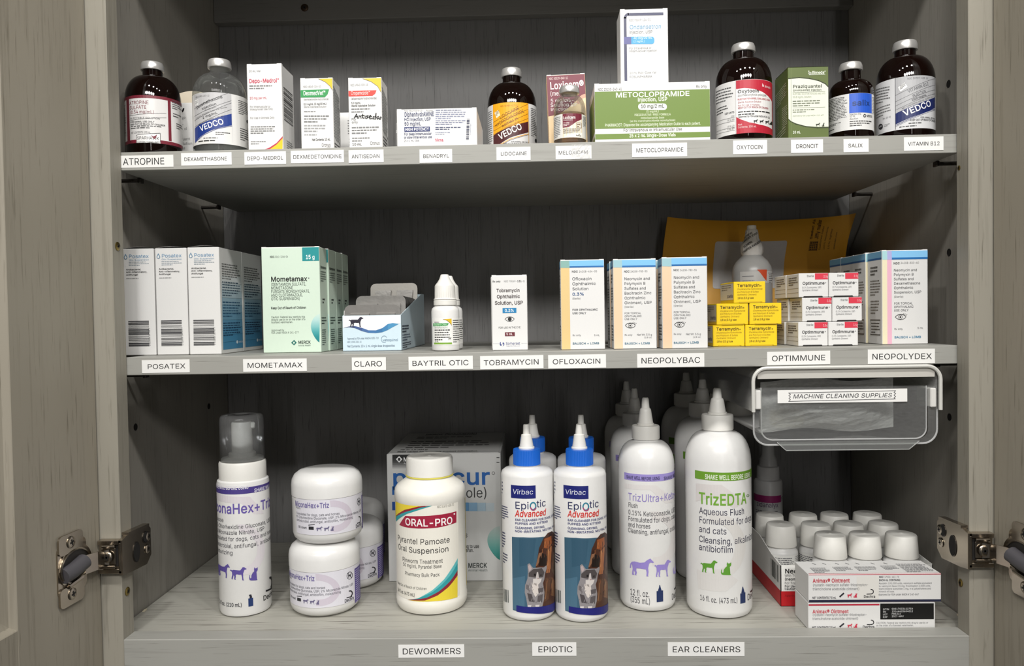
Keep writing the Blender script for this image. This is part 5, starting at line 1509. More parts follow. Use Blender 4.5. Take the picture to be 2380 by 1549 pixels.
up('Sealed Air', 1828, 410, 26, 175, 'b'); up('Jiffy mailer', 1900, 415, 42, 190, 'b'); up('Cushioned mailer', 1945, 540, 20, 270); up('100% Recyclable', 1995, 540, 16, 280); up('15% lighter', 2050, 540, 18, 305); up('sealedair.com', 2115, 545, 18, 350)
for i in range(4):
    for j in range(4): A.rect(1818 + 22 * i, 446 + 24 * j, 1834 + 22 * i, 464 + 24 * j, DKP, 2)
A.line([(1812, 440), (1904, 440), (1904, 542), (1812, 542), (1812, 440)], 4, DKP, 2)
fine(A, 1 / 30)
A.mesh('front_print', env_face, e)

# ================================================================== CABINET FLOOR
S0 = -0.0030
LAV = '#8b7cc0'; PUR = '#4c3f86'; INKD = '#35343c'
def dome(R, zs, zd, rn, n=8):
    return [(rn + (R - rn) * math.cos(math.radians(90 * k / n)), zs + (zd - zs) * math.sin(math.radians(90 * k / n))) for k in range(1, n + 1)]
def swirl(A, xc, yc, s, col='#d8d4d4'):
    """the pale looped band printed behind the lettering"""
    A.arc(xc, yc, s, s * 1.15, -100, 95, s * .42, col, 1, 18)

# ---- foam pump bottle under a clear cover
fx, fy = -.2981, .0815
o = empty('foam_pump_bottle', (fx, fy, S0 + .0003), facing(fx, fy))
tag(o, 'white foam pump bottle with purple band, its nozzle under a clear cover', 'bottle')
R = .0253
m = MB(); m.lathe([(R - .004, 0), (R - .0012, .0010), (R, .0040), (R, .1300), (R - .0006, .1330), (R - .0028, .1345), (.0226, .1346)], BOTW, 56); m.build('bottle_body', o)
m = MB(); m.lathe([(.0222, .1340), (.0229, .1345), (.0229, .1500), (.0222, .1515), (.0205, .1522), (.0205, .1540), (.0198, .1548), (.0132, .1556), (.0132, .1592), (.0122, .1602), (.0104, .1604)], CAPW, 48); m.build('pump_collar', o)
m = MB(); m.lathe([(.0102, .1600), (.0100, .1890), (.0094, .1905), (0, .1908)], CAPW, 36)
m.box(.0030, .0128, -.0050, .0050, .1835, .1900, CAPW, .0012); m.build('pump_head', o)
m = MB(); m.lathe([(.0217, .1526), (.0214, .1935), (.0206, .1965), (.0190, .1980), (.0070, .1985), (.0060, .1978), (0, .1978)], clear_plastic('clear_cover', '#e9ecee', .13, .12, .9), 56); m.build('clear_cover', o, fix=False)
A = round_label(266, 186, R, 510, .1387, 1440, .0056, k=-.16, c=-14, kx=.0286, ym=960, span=172)
A.rect(-60, 578, 900, 622, PUR)
A.text('SHAKE WELL BEFORE USING', 62, 608, 24, '#e9e6f0', x1=292, b='b', lvl=4); A.text('SHAKE WELL BEFORE USING', 330, 608, 24, '#e9e6f0', b='b', lvl=4, wide=.8)
swirl(A, 250, 1010, 130, '#dad4d8'); A.poly([(70, 640), (300, 640), (400, 760), (330, 760), (240, 690), (70, 690)], '#dcd6da', 0)
A.text('MiconaHex+Triz', 12, 772, 66, '#6a5aa6', x1=452, b='b')
for i, (t, x0, x1) in enumerate((('Mousse', 52, 124), ('2% Chlorhexidine Gluconate, USP;', 62, 450), ('2% Miconazole Nitrate, USP', 58, 404), ('Formulated for dogs, cats and horses', 52, 470), ('Antimicrobial, antifungal, antibiofilm,', 52, 472), ('moisturizing', 52, 188))):
    A.text(t, x0, (835, 878, 918, 962, 1010, 1056)[i], 28, INKD, x1=x1)
for (g_, x, w_, h_) in ((HORSE, 76, 92, 100), (DOG, 168, 112, 92), (CAT, 298, 66, 92)): A.fig(g_, x, 1222, w_, h_, '#5d4f9a', 3)
A.rect(293, 1345, 326, 1402, '#1f3566', 2); A.rect(302, 1328, 318, 1345, '#222230', 2); A.rect(298, 1320, 314, 1330, '#222230', 2)
A.text('7.1 fl oz. (210 mL)', 84, 1418, 26, '#2a2a32', x1=252, b='b'); A.text('Dechra', 396, 1372, 34, '#222222', x1=486, b='b')
A.arc(440, 1262, 24, 40, -90, 60, 14, '#1e1e22', 3); A.line([(418, 1306), (468, 1306)], 12, '#1e1e22', 3)
A.mesh('lettering', on_cyl(R), o, step=.003)

# ---- squat white jars
R = .0353
def jar(x, y, z, label, turn, blank=False):
    o = empty('jar', (x, y, z + .0003), facing(x, y) + turn)
    tag(o, label, 'jar', 'white screw-top jars')
    m = MB(); m.lathe([(R - .010, 0), (R - .0055, .0008), (R - .0020, .0040), (R - .0006, .0085), (R - .0004, .0440), (R - .0018, .0450)], BOTW, 64); m.build('jar_body', o)
    m = MB(); m.lathe([(R - .0010, .0452), (R, .0458), (R + .0001, .0560), (R - .0006, .0610), (R - .0030, .0655), (R - .0075, .0688), (R - .0130, .0700), (0, .0703)], BOTW, 64); m.build('jar_lid', o)
    # label art drawn from the lower front jar
    A = round_label(822, 253, R, 1165, .0455, 1440, .0070, k=-.10, c=-30, span=172)
    A.rect(575, 1160, 1200, 1412, '#dedce4', 1); A.arc(770, 1290, 130, 90, -95, 95, 46, '#cfc6d2', 2, 16)
    A.text('MiconaHex+Triz', 572, 1222, 36, '#6a5f9a', x1=752, b='b', lvl=4); A.text('Wipes', 574, 1238, 14, '#55555e', lvl=4)
    A.text('Formulated for dogs, cats and horses', 576, 1280, 17, '#44444e', x1=822, lvl=4); A.text('2% Chlorhexidine Gluconate, USP; 2% Miconazole Nitrate, USP', 574, 1303, 17, '#44444e', x1=1016, lvl=4)
    A.text('Antimicrobial, antifungal, antibiofilm, moisturizing', 576, 1328, 17, '#44444e', x1=928, lvl=4); A.text('50 count', 582, 1375, 16, '#33333a', x1=618, b='b', lvl=4)
    A.rect(628, 1362, 655, 1384, '#2a2a30', 3); A.line([(628, 1352), (660, 1346)], 5, '#2a2a30', 3)
    for g_, xx, w_ in ((HORSE, 668, 40), (DOG, 712, 40), (CAT, 756, 26)): A.fig(g_, xx, 1392, w_, 32, '#6a6484', 3)
    A.arc(992, 1200, 20, 26, 0, 360, 4, '#33333a', 3, 16); A.line([(978, 1180), (1006, 1218)], 5, '#33333a', 3); A.fig(DOG, 978, 1216, 28, 30, '#33333a', 3)
    A.arc(990, 1330, 18, 20, -110, 70, 8, '#26262c', 3); A.line([(968, 1355), (1004, 1352)], 7, '#26262c', 3); A.text('Dechra', 952, 1388, 24, '#26262c', x1=1018, b='b', lvl=4)
    A.rect(1028, 1150, 1200, 1410, '#5a4c90', 2); A.greek(1034, 1160, 1072, 1400, 16, '#b9b2d6', 3, lvl=4)
    A.mesh('lettering', on_cyl(R - .0004), o, step=.003)
    return o
jar(-.2182, .0874, S0, 'white screw-top jar standing on the cabinet floor with another jar on its lid', 0)
jar(-.2149, .0905, S0 + .0708, 'white screw-top jar stacked on the lid of the front jar', .33)
jar(-.2085, .1620, S0, 'white screw-top jar on the floor close behind the stacked pair', -.05)
jar(-.2230, .2440, S0, 'white screw-top jar farthest back, shaded, beside the large grey carton', -.02)

# ---- large silvery white carton at the back
w, d, h = .1262, .1500, .1420
SIL = plastic('#c6c6c4', .42)
o = carton('carton', -.1663, .1580, S0, w, d, h, 'large silver-white carton with blue lettering, behind the bottle of red banner label', mat=SIL, lid=False)
A = planar((62, 238), (945, 220), (82, 1205), w, h)
for i in range(8): A.rect(107, 240 + 13 * i, 330, 253.3 + 13 * i, ('#1b1b1b', '#232323', '#2c2c2c', '#3a3a3a', '#4c4c4c', '#666666', '#848484', '#a4a4a4')[i], 1)
A.poly([(135, 274), (160, 250), (185, 274), (160, 300)], '#e4e4e4', 2); A.ell(160, 275, 10, 12, '#232323', 3)
A.text('MERCK', 193, 290, 30, '#e8e8e8', x1=330, b='b', lvl=4); A.text('Animal Health', 195, 312, 14, '#d0d0d0', x1=320, lvl=4)
A.text('panacur', 105, 472, 118, '#1f5aa0', x1=868, b='b'); A.arc(890, 372, 11, 11, 0, 360, 3, '#333333', 3); A.rect(105, 480, 122, 545, '#1f5aa0', 2)
A.text('(fenbendazole)', 160, 570, 74, '#333333', x1=850)
for i in range(12): A.rect(105 + 66 * i, 598, 172 + 66 * i, 662, ('#1a4a94', '#1a4c98', '#1a509c', '#1a56a0', '#1c5ca6', '#2264ac', '#2e6eb2', '#427eb8', '#5f92c0', '#84aac8', '#a4bccc', '#bac6cc')[i], 1)
A.text('22.2% GRANULES', 420, 866, 28, '#333333', x1=692, b='b'); A.text('Caution: Federal law restricts this drug to use', 250, 950, 26, '#333333', x1=782, b='b'); A.text('by or on the order of a licensed veterinarian.', 250, 980, 26, '#333333', x1=740, b='b')
swoosh(A, 944, 770, 1030, 98, ('#b6c2be', '#9ab6b0', '#6fa29b', '#3f8c85', '#23786f'))
A.ell(668, 1078, 16, 18, '#1c6a62', 2); A.text('MERCK', 697, 1092, 36, '#26302e', x1=845, b='b'); A.text('Animal Health', 698, 1120, 18, '#5a6664', x1=848)
for y0 in (255, 290): A.line([(916, y0), (935, y0)], 6, '#333333', 2)
A.mesh('front_print', front_of(w, d, h), o)
A = planar((0, 0), (100, 0), (0, 100), w, d)
A.text('panacur (fenbendazole)', 20, 14, 9, '#3a3a3a', x1=72, b='b'); A.greek(14, 22, 78, 34, 2, '#4a4a4a', 3); A.greek(12, 42, 90, 80, 4, '#5a5a5a', 4, fill=.45); A.text('Net wt. 1 lb (454 g)', 9, 86, 4, '#333333', x1=34, b='b'); A.text('Read carton for complete product information.', 8, 95, 4.5, '#333333', x1=80, b='b')
A.mesh('top_print', top_of(w, d, h), o)
f = MB(); f.box(-w / 2 + .002, w / 2 - .002, .001, d - .002, h - .0002, h + .0006, SIL, .0003)
f.build('top_flap', o)
for ch in o.children:
    if ch.name.startswith('top_print'): ch.location = (0, 0, .0006)

# ---- wide mouth bottle with yellow, teal and red label
bx_, by_ = -.1098, .0928
o = empty('suspension_bottle', (bx_, by_, S0 + .0003), facing(bx_, by_))
tag(o, 'wide white bottle with yellow label corners and red banner, ribbed white cap', 'bottle')
R = .0361
m = MB(); m.lathe([(R - .006, 0), (R - .0025, .0012), (R - .0004, .0050), (R, .0090), (R, .0120), (R - .0005, .0130), (R - .0005, .1085), (R, .1095), (R, .1165), (R - .0006, .1205), (R - .003, .1240), (R - .008, .1275), (.0240, .1305), (.0232, .1315), (.0232, .1340)], plastic('#e8e5dc', .3, sss=.08), 64); m.build('bottle_body', o)
m = MB(); m.lathe([(.0222, .1335), (.0236, .1338), (.0237, .1345), (.0236, .1495), (.0229, .1515), (.0200, .1523), (.0190, .1519), (.0020, .1519), (.0012, .1524), (0, .1524)], CAPW, 120, ribs=60, rib_d=.0004, rib_z=(.1344, .1496)); m.build('ribbed_cap', o)
m = MB(); m.lathe([(.0234, .1320), (.0240, .1322), (.0240, .1332), (.0234, .1334)], plastic('#d9cf5a', .4), 48); m.build('seal_ring', o)
A = round_label(392, 266, R - .0005, 460, .1321, 1400, .0088, k=-.02, c=-36, kx=.019, ym=900, span=172)
YL = '#e6cf3a'; TE = '#2f9aa0'; MR = '#8a2432'
A.rect(128, 592, 590, 1350, '#e9e5da', 1)
A.poly([(130, 578), (300, 612), (440, 622), (300, 650), (210, 690), (140, 745), (128, 760)], YL, 2)
A.poly([(440, 620), (300, 640), (200, 670), (135, 725), (133, 745), (210, 690), (310, 655)], MR, 3); A.poly([(440, 622), (320, 660), (215, 700), (150, 752), (133, 775), (133, 735), (210, 684), (310, 650)], TE, 4)
A.poly([(160, 790), (205, 715), (300, 712), (440, 705), (578, 690), (578, 775), (440, 800), (300, 805), (200, 800)], '#9e1f3c', 4)
A.text('ORAL-PRO', 205, 782, 52, '#f6f0ee', x1=550, b='b', lvl=6); A.ell(562, 708, 6, 6, '#f6f0ee', 6)
A.text('NDC 51672-608-01', 436, 655, 18, '#77746c', x1=560, lvl=4)
for t, x0, x1, yy, hh in (('Pyrantel Pamoate', 148, 530, 908, 42), ('Oral Suspension', 152, 522, 976, 42), ('Pinworm Treatment', 184, 478, 1060, 32), ('50 mg/mL Pyrantel Base', 188, 470, 1096, 26), ('Pharmacy Bulk Pack', 202, 455, 1160, 26)):
    A.text(t, x0, yy, hh, '#2b2a2a', x1=x1, lvl=4)
A.text('Keep Out of Reach of Children', 146, 1246, 20, '#55534e', x1=362, lvl=4); A.text('16 fl. oz. (473 mL)', 148, 1302, 24, '#44423e', x1=276, b='b', lvl=4)
A.poly([(588, 1060), (588, 1345), (420, 1352), (220, 1350), (330, 1330), (440, 1280), (520, 1200), (560, 1130)], YL, 2)
A.poly([(588, 1055), (588, 1180), (520, 1255), (440, 1310), (350, 1345), (220, 1350), (320, 1330), (420, 1285), (500, 1210), (550, 1130)], MR, 3)
A.poly([(588, 1050), (588, 1140), (530, 1215), (450, 1280), (360, 1325), (230, 1348), (300, 1330), (400, 1280), (490, 1205), (545, 1125)], TE, 4); A.poly([(588, 1050), (588, 1085), (540, 1160), (470, 1232), (400, 1285), (300, 1330), (400, 1270), (490, 1190), (545, 1115)], '#5fb8bc', 5)
A.rect(648, 560, 664, 1300, YL, 2)
A.mesh('lettering', on_cyl(R - .0005), o, step=.003)

# ---- twist top ear cleanser bottles with the pet picture
TEALP = '#3d5f74'
def squeeze_blue(x, y, label, turn=0.0):
    o = empty('twist_top_bottle', (x, y, S0 + .0003), facing(x, y) + turn)
    tag(o, label, 'bottle', 'blue-collared twist-top bottles')
    R = .0256
    m = MB(); m.lathe([(R - .0050, 0), (R - .0018, .0008), (R - .0002, .0030), (R, .0050), (R, .1380), (R - .0008, .1410), (R - .0035, .1432), (.0140, .1450), (.0124, .1455), (.0124, .1475)], BOTW, 56); m.build('bottle_body', o)
    m = MB(); m.lathe([(.0118, .1470), (.0133, .1473), (.0134, .1480), (.0134, .1610), (.0130, .1622), (.0085, .1626)], BLUECAP, 112, ribs=56, rib_d=.0005, rib_z=(.1479, .1611)); m.build('screw_collar', o)
    m = MB(); m.lathe([(.0078, .1624), (.0078, .1640), (.0069, .1645), (.0055, .1730), (.0051, .1762), (.0034, .1770), (.0030, .1850), (.0027, .1862), (0, .1862)], CAPW, 28); m.build('twist_nozzle', o)
    A = round_label(600, 186, R, 480, .1405, 1480, .0050, k=-.01, c=-34, kx=.0245, ym=950, span=172)
    A.rect(477, 548, 648, 640, '#1c2370', 1); A.text('Virbac', 490, 605, 34, '#e4e6f2', x1=632, lvl=4, sh=.1)
    A.text('Epi', 506, 710, 50, '#262c58', x1=606, b='r', lvl=4); A.text('tic', 656, 702, 50, '#262c58', x1=722, lvl=4)
    A.arc(632, 692, 19, 25, 0, 360, 9, '#2f7f96', 3, 18); A.arc(634, 694, 20, 27, 20, 170, 7, '#b03a6a', 4, 10)
    A.text('Advanced', 508, 765, 44, '#d43a34', x1=722, b='b', sh=.14, lvl=4)
    for t, yy, x1 in (('EAR CLEANSER FOR DOGS, CATS,', 796, 780), ('PUPPIES AND KITTENS', 821, 736), ('CLEANSING, DRYING,', 852, 716), ('NON-IRRITATING, NEUTRAL PH', 877, 778)):
        A.text(t, 510, yy, 15, '#2a3070', x1=x1, b='b', lvl=4)
    # the printed photograph, in the frame of its own close-up
    def q(pts): return [(395 + px * .4313, 820 + py * .4313) for px, py in pts]
    A.poly(q([(215, 215), (400, 215), (700, 215), (985, 215), (985, 1440), (300, 1440), (240, 1430)]), TEALP, 1)
    A.poly(q([(240, 900), (430, 850), (430, 1400), (250, 1420)]), '#4a6e84', 2); A.poly(q([(330, 230), (600, 240), (560, 640), (340, 700)]), '#35576c', 2)
    dog = [(600, 720), (640, 480), (650, 400), (720, 240), (790, 160), (860, 140), (930, 200), (985, 300), (985, 1360), (700, 1360), (720, 900)]
    A.poly(q(dog), '#4a2a1c', 3)
    for pts, cc in (([(735, 250), (850, 215), (860, 340), (800, 420), (730, 400)], '#9a5226'), ([(700, 480), (780, 520), (770, 700), (650, 690), (660, 560)], '#1f140f'), ([(650, 480), (700, 470), (690, 560), (620, 690), (600, 690)], '#8a6248'), ([(790, 430), (860, 380), (850, 600), (830, 820), (770, 820), (790, 600)], '#a2643a'), ([(880, 480), (930, 560), (930, 960), (860, 800)], '#5a4434'), ([(760, 900), (850, 900), (820, 1250), (740, 1300)], '#5c3c28'), ([(860, 900), (930, 1000), (920, 1260), (850, 1200)], '#7a5236'), ([(740, 300), (770, 290), (760, 380), (740, 390)], '#c07a46'), ([(650, 430), (700, 400), (700, 470), (650, 480)], '#3a2018'), ([(800, 440), (815, 440), (800, 700), (785, 700)], '#c48a5a'), ([(780, 960), (792, 960), (770, 1250), (756, 1250)], '#8a6040'), ([(880, 960), (890, 960), (880, 1220), (868, 1220)], '#a07a54'), ([(815, 170), (870, 150), (860, 215), (810, 225)], '#2c1812')):
        A.poly(q(pts), cc, 4)
    kit = [(470, 660), (500, 640), (560, 720), (660, 715), (730, 720), (775, 690), (780, 740), (750, 830), (740, 920), (720, 980), (745, 1130), (740, 1250), (715, 1360), (640, 1368), (600, 1330), (590, 1368), (480, 1368), (460, 1250), (430, 1120), (435, 1000), (470, 900), (478, 800)]
    A.poly(q(kit), '#8f8a8c', 5)
    for pts, cc in (([(480, 690), (505, 660), (540, 730), (500, 780)], '#b8a6a6'), ([(565, 735), (700, 730), (740, 800), (720, 880), (600, 880), (490, 860), (490, 800)], '#4e4848'), ([(620, 790), (640, 790), (655, 900), (600, 900)], '#c4bcba'), ([(560, 900), (700, 900), (680, 960), (620, 1020), (560, 980)], '#d6cfcb'), ([(540, 960), (640, 980), (660, 1130), (600, 1200), (550, 1100)], '#d9d0ca'), ([(470, 1130), (540, 1150), (580, 1280), (500, 1270)], '#4c4648'), ([(640, 1060), (730, 1050), (720, 1120), (650, 1140)], '#5c5658'), ([(640, 1180), (720, 1160), (710, 1290), (630, 1280)], '#5a5456'), ([(480, 1330), (540, 1330), (530, 1368), (480, 1368)], '#cfc8c8'), ([(600, 1330), (670, 1330), (660, 1362), (600, 1362)], '#d4cdcb'), ([(570, 815), (600, 815), (605, 855), (575, 850)], '#1c1818'), ([(675, 830), (705, 830), (700, 865), (675, 860)], '#1c1818'), ([(630, 890), (652, 890), (640, 908)], '#9a6a66'), ([(450, 990), (500, 1000), (500, 1100), (450, 1060)], '#6e686a')):
        A.poly(q(pts), cc, 6)
    rnd = random.Random(9)
    for k in range(70):      # strands of coat in the printed photograph
        if k < 42: px0, py0, cc = rnd.uniform(700, 900), rnd.uniform(250, 1200), rnd.choice(('#6a3c22', '#8a5230', '#35201a', '#a86a3e', '#2a1812'))
        else: px0, py0, cc = rnd.uniform(470, 710), rnd.uniform(960, 1290), rnd.choice(('#a8a2a4', '#6a6466', '#d0cac8', '#4a4446'))
        L_ = rnd.uniform(30, 90) if k < 42 else rnd.uniform(16, 40)
        A.line(q([(px0, py0), (px0 + rnd.uniform(-14, 14), py0 + L_)]), 2.6 if k < 42 else 2.0, cc, 4.6 if k < 42 else 6.5)
    A.poly(q([(300, 1342), (560, 1362), (985, 1330), (985, 1480), (560, 1470), (300, 1445)]), '#1a1c72', 7)
    A.greek(412, 520, 420, 620, 4, '#333a66', 3); A.greek(414, 690, 462, 790, 6, '#333a66', 3, slope=.2); A.greek(416, 880, 442, 1000, 6, '#333a66', 4, slope=.2); A.greek(424, 1030, 460, 1110, 4, '#2a2f58', 5, slope=.3)
    A.bars(430, 1300, 468, 1390, 6, '#2e3a36', 4); 
    A.mesh('lettering', on_cyl(R), o, step=.0025)
    return o
squeeze_blue(-.0103, .0677, 'blue-collared twist-top bottle with pet picture, next to the red-banner bottle')
squeeze_blue(.0413, .0640, 'blue-collared twist-top bottle with pet picture, next to the slim lavender-banded bottle')
squeeze_blue(-.0046, .1400, 'blue-collared twist-top bottle standing behind the one next to the red-banner bottle')
squeeze_blue(.0474, .1350, 'blue-collared twist-top bottle standing behind the one next to the lavender-banded bottle')

# ---- tall twist top bottles: lavender band (slim) and green band (large)
def tall_bottle(x, y, R, zs, zd, zc, zt, rc, label, group, art):
    o = empty('twist_top_bottle', (x, y, S0 + .0003), facing(x, y))
    tag(o, label, 'bottle', group)
    m = MB(); m.lathe([(R - .0060, 0), (R - .0020, .0012), (R - .0003, .0045), (R, .0070), (R, zs)] + dome(R, zs, zd, rc - .0006) + [(rc - .0012, zd + .0006), (rc - .0012, zd + .0030)], BOTW, 60); m.build('bottle_body', o)
    m = MB(); m.lathe([(rc - .0014, zd + .0016), (rc, zd + .0019), (rc + .0001, zd + .0026), (rc + .0001, zc - .0018), (rc - .0006, zc - .0006), (rc * .62, zc)], CAPW, 104, ribs=52, rib_d=.0005, rib_z=(zd + .0025, zc - .0017)); m.build('screw_collar', o)
    L = zt - zc
    k = rc / .0138
    m = MB(); m.lathe([(.0084 * k, zc - .0004), (.0084 * k, zc + .0014), (.0075 * k, zc + .0019), (.0058 * k, zc + L * .50), (.0053 * k, zc + L * .58), (.0041 * k, zc + L * .62), (.0034 * k, zc + L * .95), (.0026 * k, zt), (0, zt)], CAPW, 28); m.build('twist_nozzle', o)
    art(o, R)
    return o
def ultra_art(o, R):
    A = round_label(284, 168, R, 540, .1510, 1440, .0033, k=-.03, c=-28, kx=.02, ym=1000, span=172)
    A.rect(148, 630, 900, 672, '#9c8fd0', 1); A.text('SHAKE WELL BEFORE USING', 162, 660, 20, '#39325c', x1=355, b='b', lvl=3); A.text('SHAKE WELL BEFORE USING', 378, 660, 20, '#39325c', b='b', lvl=3, wide=.85)
    swirl(A, 330, 1010, 120, '#dad6d4'); A.poly([(150, 690), (330, 690), (440, 790), (390, 800), (300, 720), (150, 720)], '#dedad8', 0)
    A.text('TrizUltra+Keto', 172, 790, 44, '#8f80c4', x1=440, b='r', lvl=3); A.ell(446, 748, 5, 5, '#8f80c4', 3)
    for t, yy, x1 in (('Flush', 832, 230), ('0.15% Ketoconazole, USP', 876, 446), ('Formulated for dogs, cats', 914, 446), ('and horses', 950, 304), ('Cleansing, antifungal, antibiofilm', 985, 478)): A.text(t, 174, yy, 28, INKD, x1=x1)
    A.fig(HORSE, 186, 1240, 140, 108, '#9686cc', 3); A.fig(DOG, 328, 1240, 96, 100, '#9686cc', 3); A.fig(CAT, 438, 1235, 60, 100, '#a79ad2', 3)
    A.text('12 fl. oz.', 188, 1362, 36, '#2c2c34', x1=302, b='r'); A.text('(355 mL)', 190, 1406, 36, '#2c2c34', x1=308)
    A.rect(342, 1325, 380, 1392, '#1d2f5c', 2); A.poly([(350, 1325), (372, 1325), (366, 1305), (362, 1290), (358, 1290), (356, 1305)], '#1d2f5c', 2)
    A.text('Dechra', 432, 1388, 36, '#222226', x1=496, b='r'); A.line([(450, 1326), (482, 1318)], 10, '#1e1e22', 3); A.arc(466, 1290, 16, 28, -90, 60, 10, '#1e1e22', 3)
    A.mesh('lettering', on_cyl(R), o, step=.003)
def edta_art(o, R):
    A = round_label(715, 197, R, 560, .1506, 1480, .0037, k=-.01, c=-36, kx=.017, ym=1000, span=172)
    A.rect(575, 618, 1400, 668, '#6a9a2c', 1); A.text('SHAKE WELL BEFORE USING', 634, 660, 28, '#eef4e2', x1=895, b='b', lvl=3)
    swirl(A, 690, 1060, 150, '#d9d6d2'); A.poly([(582, 690), (730, 690), (860, 790), (800, 830), (700, 760), (582, 800)], '#d9d4d2', 0); A.poly([(590, 1215), (780, 1225), (830, 1260), (760, 1330), (600, 1330)], '#d9d6d3', 0)
    A.text('TrizEDTA', 600, 808, 66, '#74a83a', x1=874, b='b', lvl=3); A.arc(882, 752, 7, 7, 0, 360, 3, '#55803a', 3)
    for t, yy, x1 in (('Aqueous Flush', 870, 862), ('Formulated for dogs', 926, 906), ('and cats', 982, 762), ('Cleansing, alkalinizing', 1042, 930), ('antibiofilm', 1092, 800)): A.text(t, 602, yy, 38, '#303046', x1=x1)
    A.fig(DOG, 612, 1225, 98, 78, '#5f9a34', 3); A.fig(CAT, 730, 1230, 66, 78, '#5f9a34', 3)
    A.text('16 fl. oz. (473 mL)', 610, 1396, 32, '#2c2c34', x1=828); A.rect(842, 1338, 872, 1400, '#1d2f5c', 2); A.poly([(848, 1338), (868, 1338), (862, 1315), (858, 1300), (854, 1300), (852, 1315)], '#1d2f5c', 2)
    A.text('Dechra', 884, 1388, 38, '#222226', x1=962); A.line([(905, 1338), (935, 1326)], 10, '#1e1e22', 3); A.arc(922, 1290, 16, 28, -90, 60, 10, '#1e1e22', 3)
    A.mesh('lettering', on_cyl(R), o, step=.003)
g = 'lavender-banded twist-top bottles'
tall_bottle(.1100, .0915, .0279, .1420, .1655, .1812, .2086, .0138, 'slim white bottle, lavender band and horse emblem, front one of its file', g, ultra_art)
tall_bottle(.1115, .1880, .0279, .1420, .1655, .1812, .2086, .0138, 'slim white twist-top bottle in the middle of the lavender-banded file', g, ultra_art)
tall_bottle(.1135, .2800, .0279, .1420, .1655, .1812, .2086, .0138, 'slim white twist-top bottle at the back of the lavender-banded file', g, ultra_art)
g = 'green-banded twist-top bottles'
tall_bottle(.1784, .0761, .0316, .1480, .1765, .1935, .2188, .0152, 'large white bottle with green band and green dog and cat, front one', g, edta_art)
tall_bottle(.1862, .1780, .0316, .1480, .1765, .1935, .2188, .0152, 'large white twist-top bottle in the middle of the green-banded file', g, edta_art)
tall_bottle(.1875, .2770, .0316, .1480, .1765, .1935, .2188, .0152, 'large white twist-top bottle at the back of the green-banded file', g, edta_art)

# ---- spray bottle with the magenta band, behind the tray
px_, py_ = .2795, .2500
o = empty('spray_bottle', (px_, py_, S0 + .0003), facing(px_, py_))
tag(o, 'slim grey-white bottle with magenta band, standing behind the tray of capped bottles', 'bottle')
R = .0165
GW = plastic('#c9c8c8', .35)
m = MB(); m.lathe([(R - .003, 0), (R, .0030), (R, .0870), (R - .001, .0900), (R - .0035, .0915), (.0128, .0918)], GW, 40); m.build('bottle_body', o)
m = MB(); m.lathe([(.0130, .0905), (.0133, .0912), (.0130, .1060), (.0110, .1075)], GW, 40); m.build('collar', o)
m = MB(); m.lathe([(.0112, .1066), (.0102, .1150), (.0078, .1200), (.0072, .1320), (.0068, .1335), (0, .1335)], plastic('#b4b4b4', .35), 32); m.build('spray_cap', o)
A = round_label(575, 132, R, 1165, .0839, 1370, .0572, span=160, zlo=.004, zhi=.09)
A.rect(300, 1245, 690, 1310, '#a0286e', 1); A.text('zidanalyx', 470, 1352, 44, '#5a3a66', x1=665, lvl=3); A.greek(690, 1260, 712, 1300, 3, '#555555', 2); A.greek(460, 1380, 690, 1520, 7, '#77777a', 4)
A.mesh('lettering', on_cyl(R), o, step=.002)

# ---- tray of eleven capped bottles
tx, ty, tw, td = .2400, .0790, .1490, .1300
trz = 0.0
tray = MB()
TRW = plastic('#e4e3df', .45); TRR = plastic('#c01a22', .45)
t = .0007; hh = .0410
tray.box(-tw / 2, tw / 2, 0, td, 0, t, TRW)
for y0, y1 in ((0, t), (td - t, td)): tray.box(-tw / 2, tw / 2, y0, y1, 0, hh, TRW)
for x0, x1 in ((-tw / 2, -tw / 2 + t), (tw / 2 - t, tw / 2)):
    tray.prism([(0, 0), (td, 0), (td, hh + .010), (td * .55, hh + .010), (td * .22, hh + .002), (0, hh)], x0, x1, lambda a, b, dd: (dd, a, b), TRW)
tray = tray.build('carton_tray', None, (tx + tw / 2, ty, S0 + .0003))
tag(tray, 'open white carton tray with red base band, holding capped bottles in the corner', 'tray')
A = planar((390, 712), (1968, 712), (390, 1222), tw, hh)
A.rect(388, 1035, 1970, 1225, '#c01a22')
A.text('Neo-Poly', 432, 812, 56, '#222222', x1=760, b='b'); A.text('With Two Antibiotics', 430, 852, 28, '#44444a'); A.text('(neomycin sulfate)', 430, 900, 34, '#333333', b='b'); A.text('For Topical Use', 430, 946, 28, '#44444a'); A.text('For Use in Dogs', 430, 986, 28, '#33333a', b='b'); A.text('Caution', 430, 1018, 26, '#33333a', b='b')
A.text('Approved', 430, 1102, 28, '#7a1418')
A.mesh('front_print', front_of(tw, td, hh), tray)
A = planar((0, 0), (100, 0), (0, 100), td, hh)
A.rect(0, 63, 100, 100, '#c01a22'); A.bars(76, 6, 95, 48, 9, '#3a3f38', 6)
A.mesh('side_print', left_of(tw, td, hh), tray)
TUBW = plastic('#d9d8d6', .35, sss=.1)
cols_ = (.2595, .2955, .3310, .3665)
rows_ = ((.0985, 'front'), (.1385, 'middle'), (.1775, 'back'))
colname = ('first', 'second', 'third', 'last')
first = None
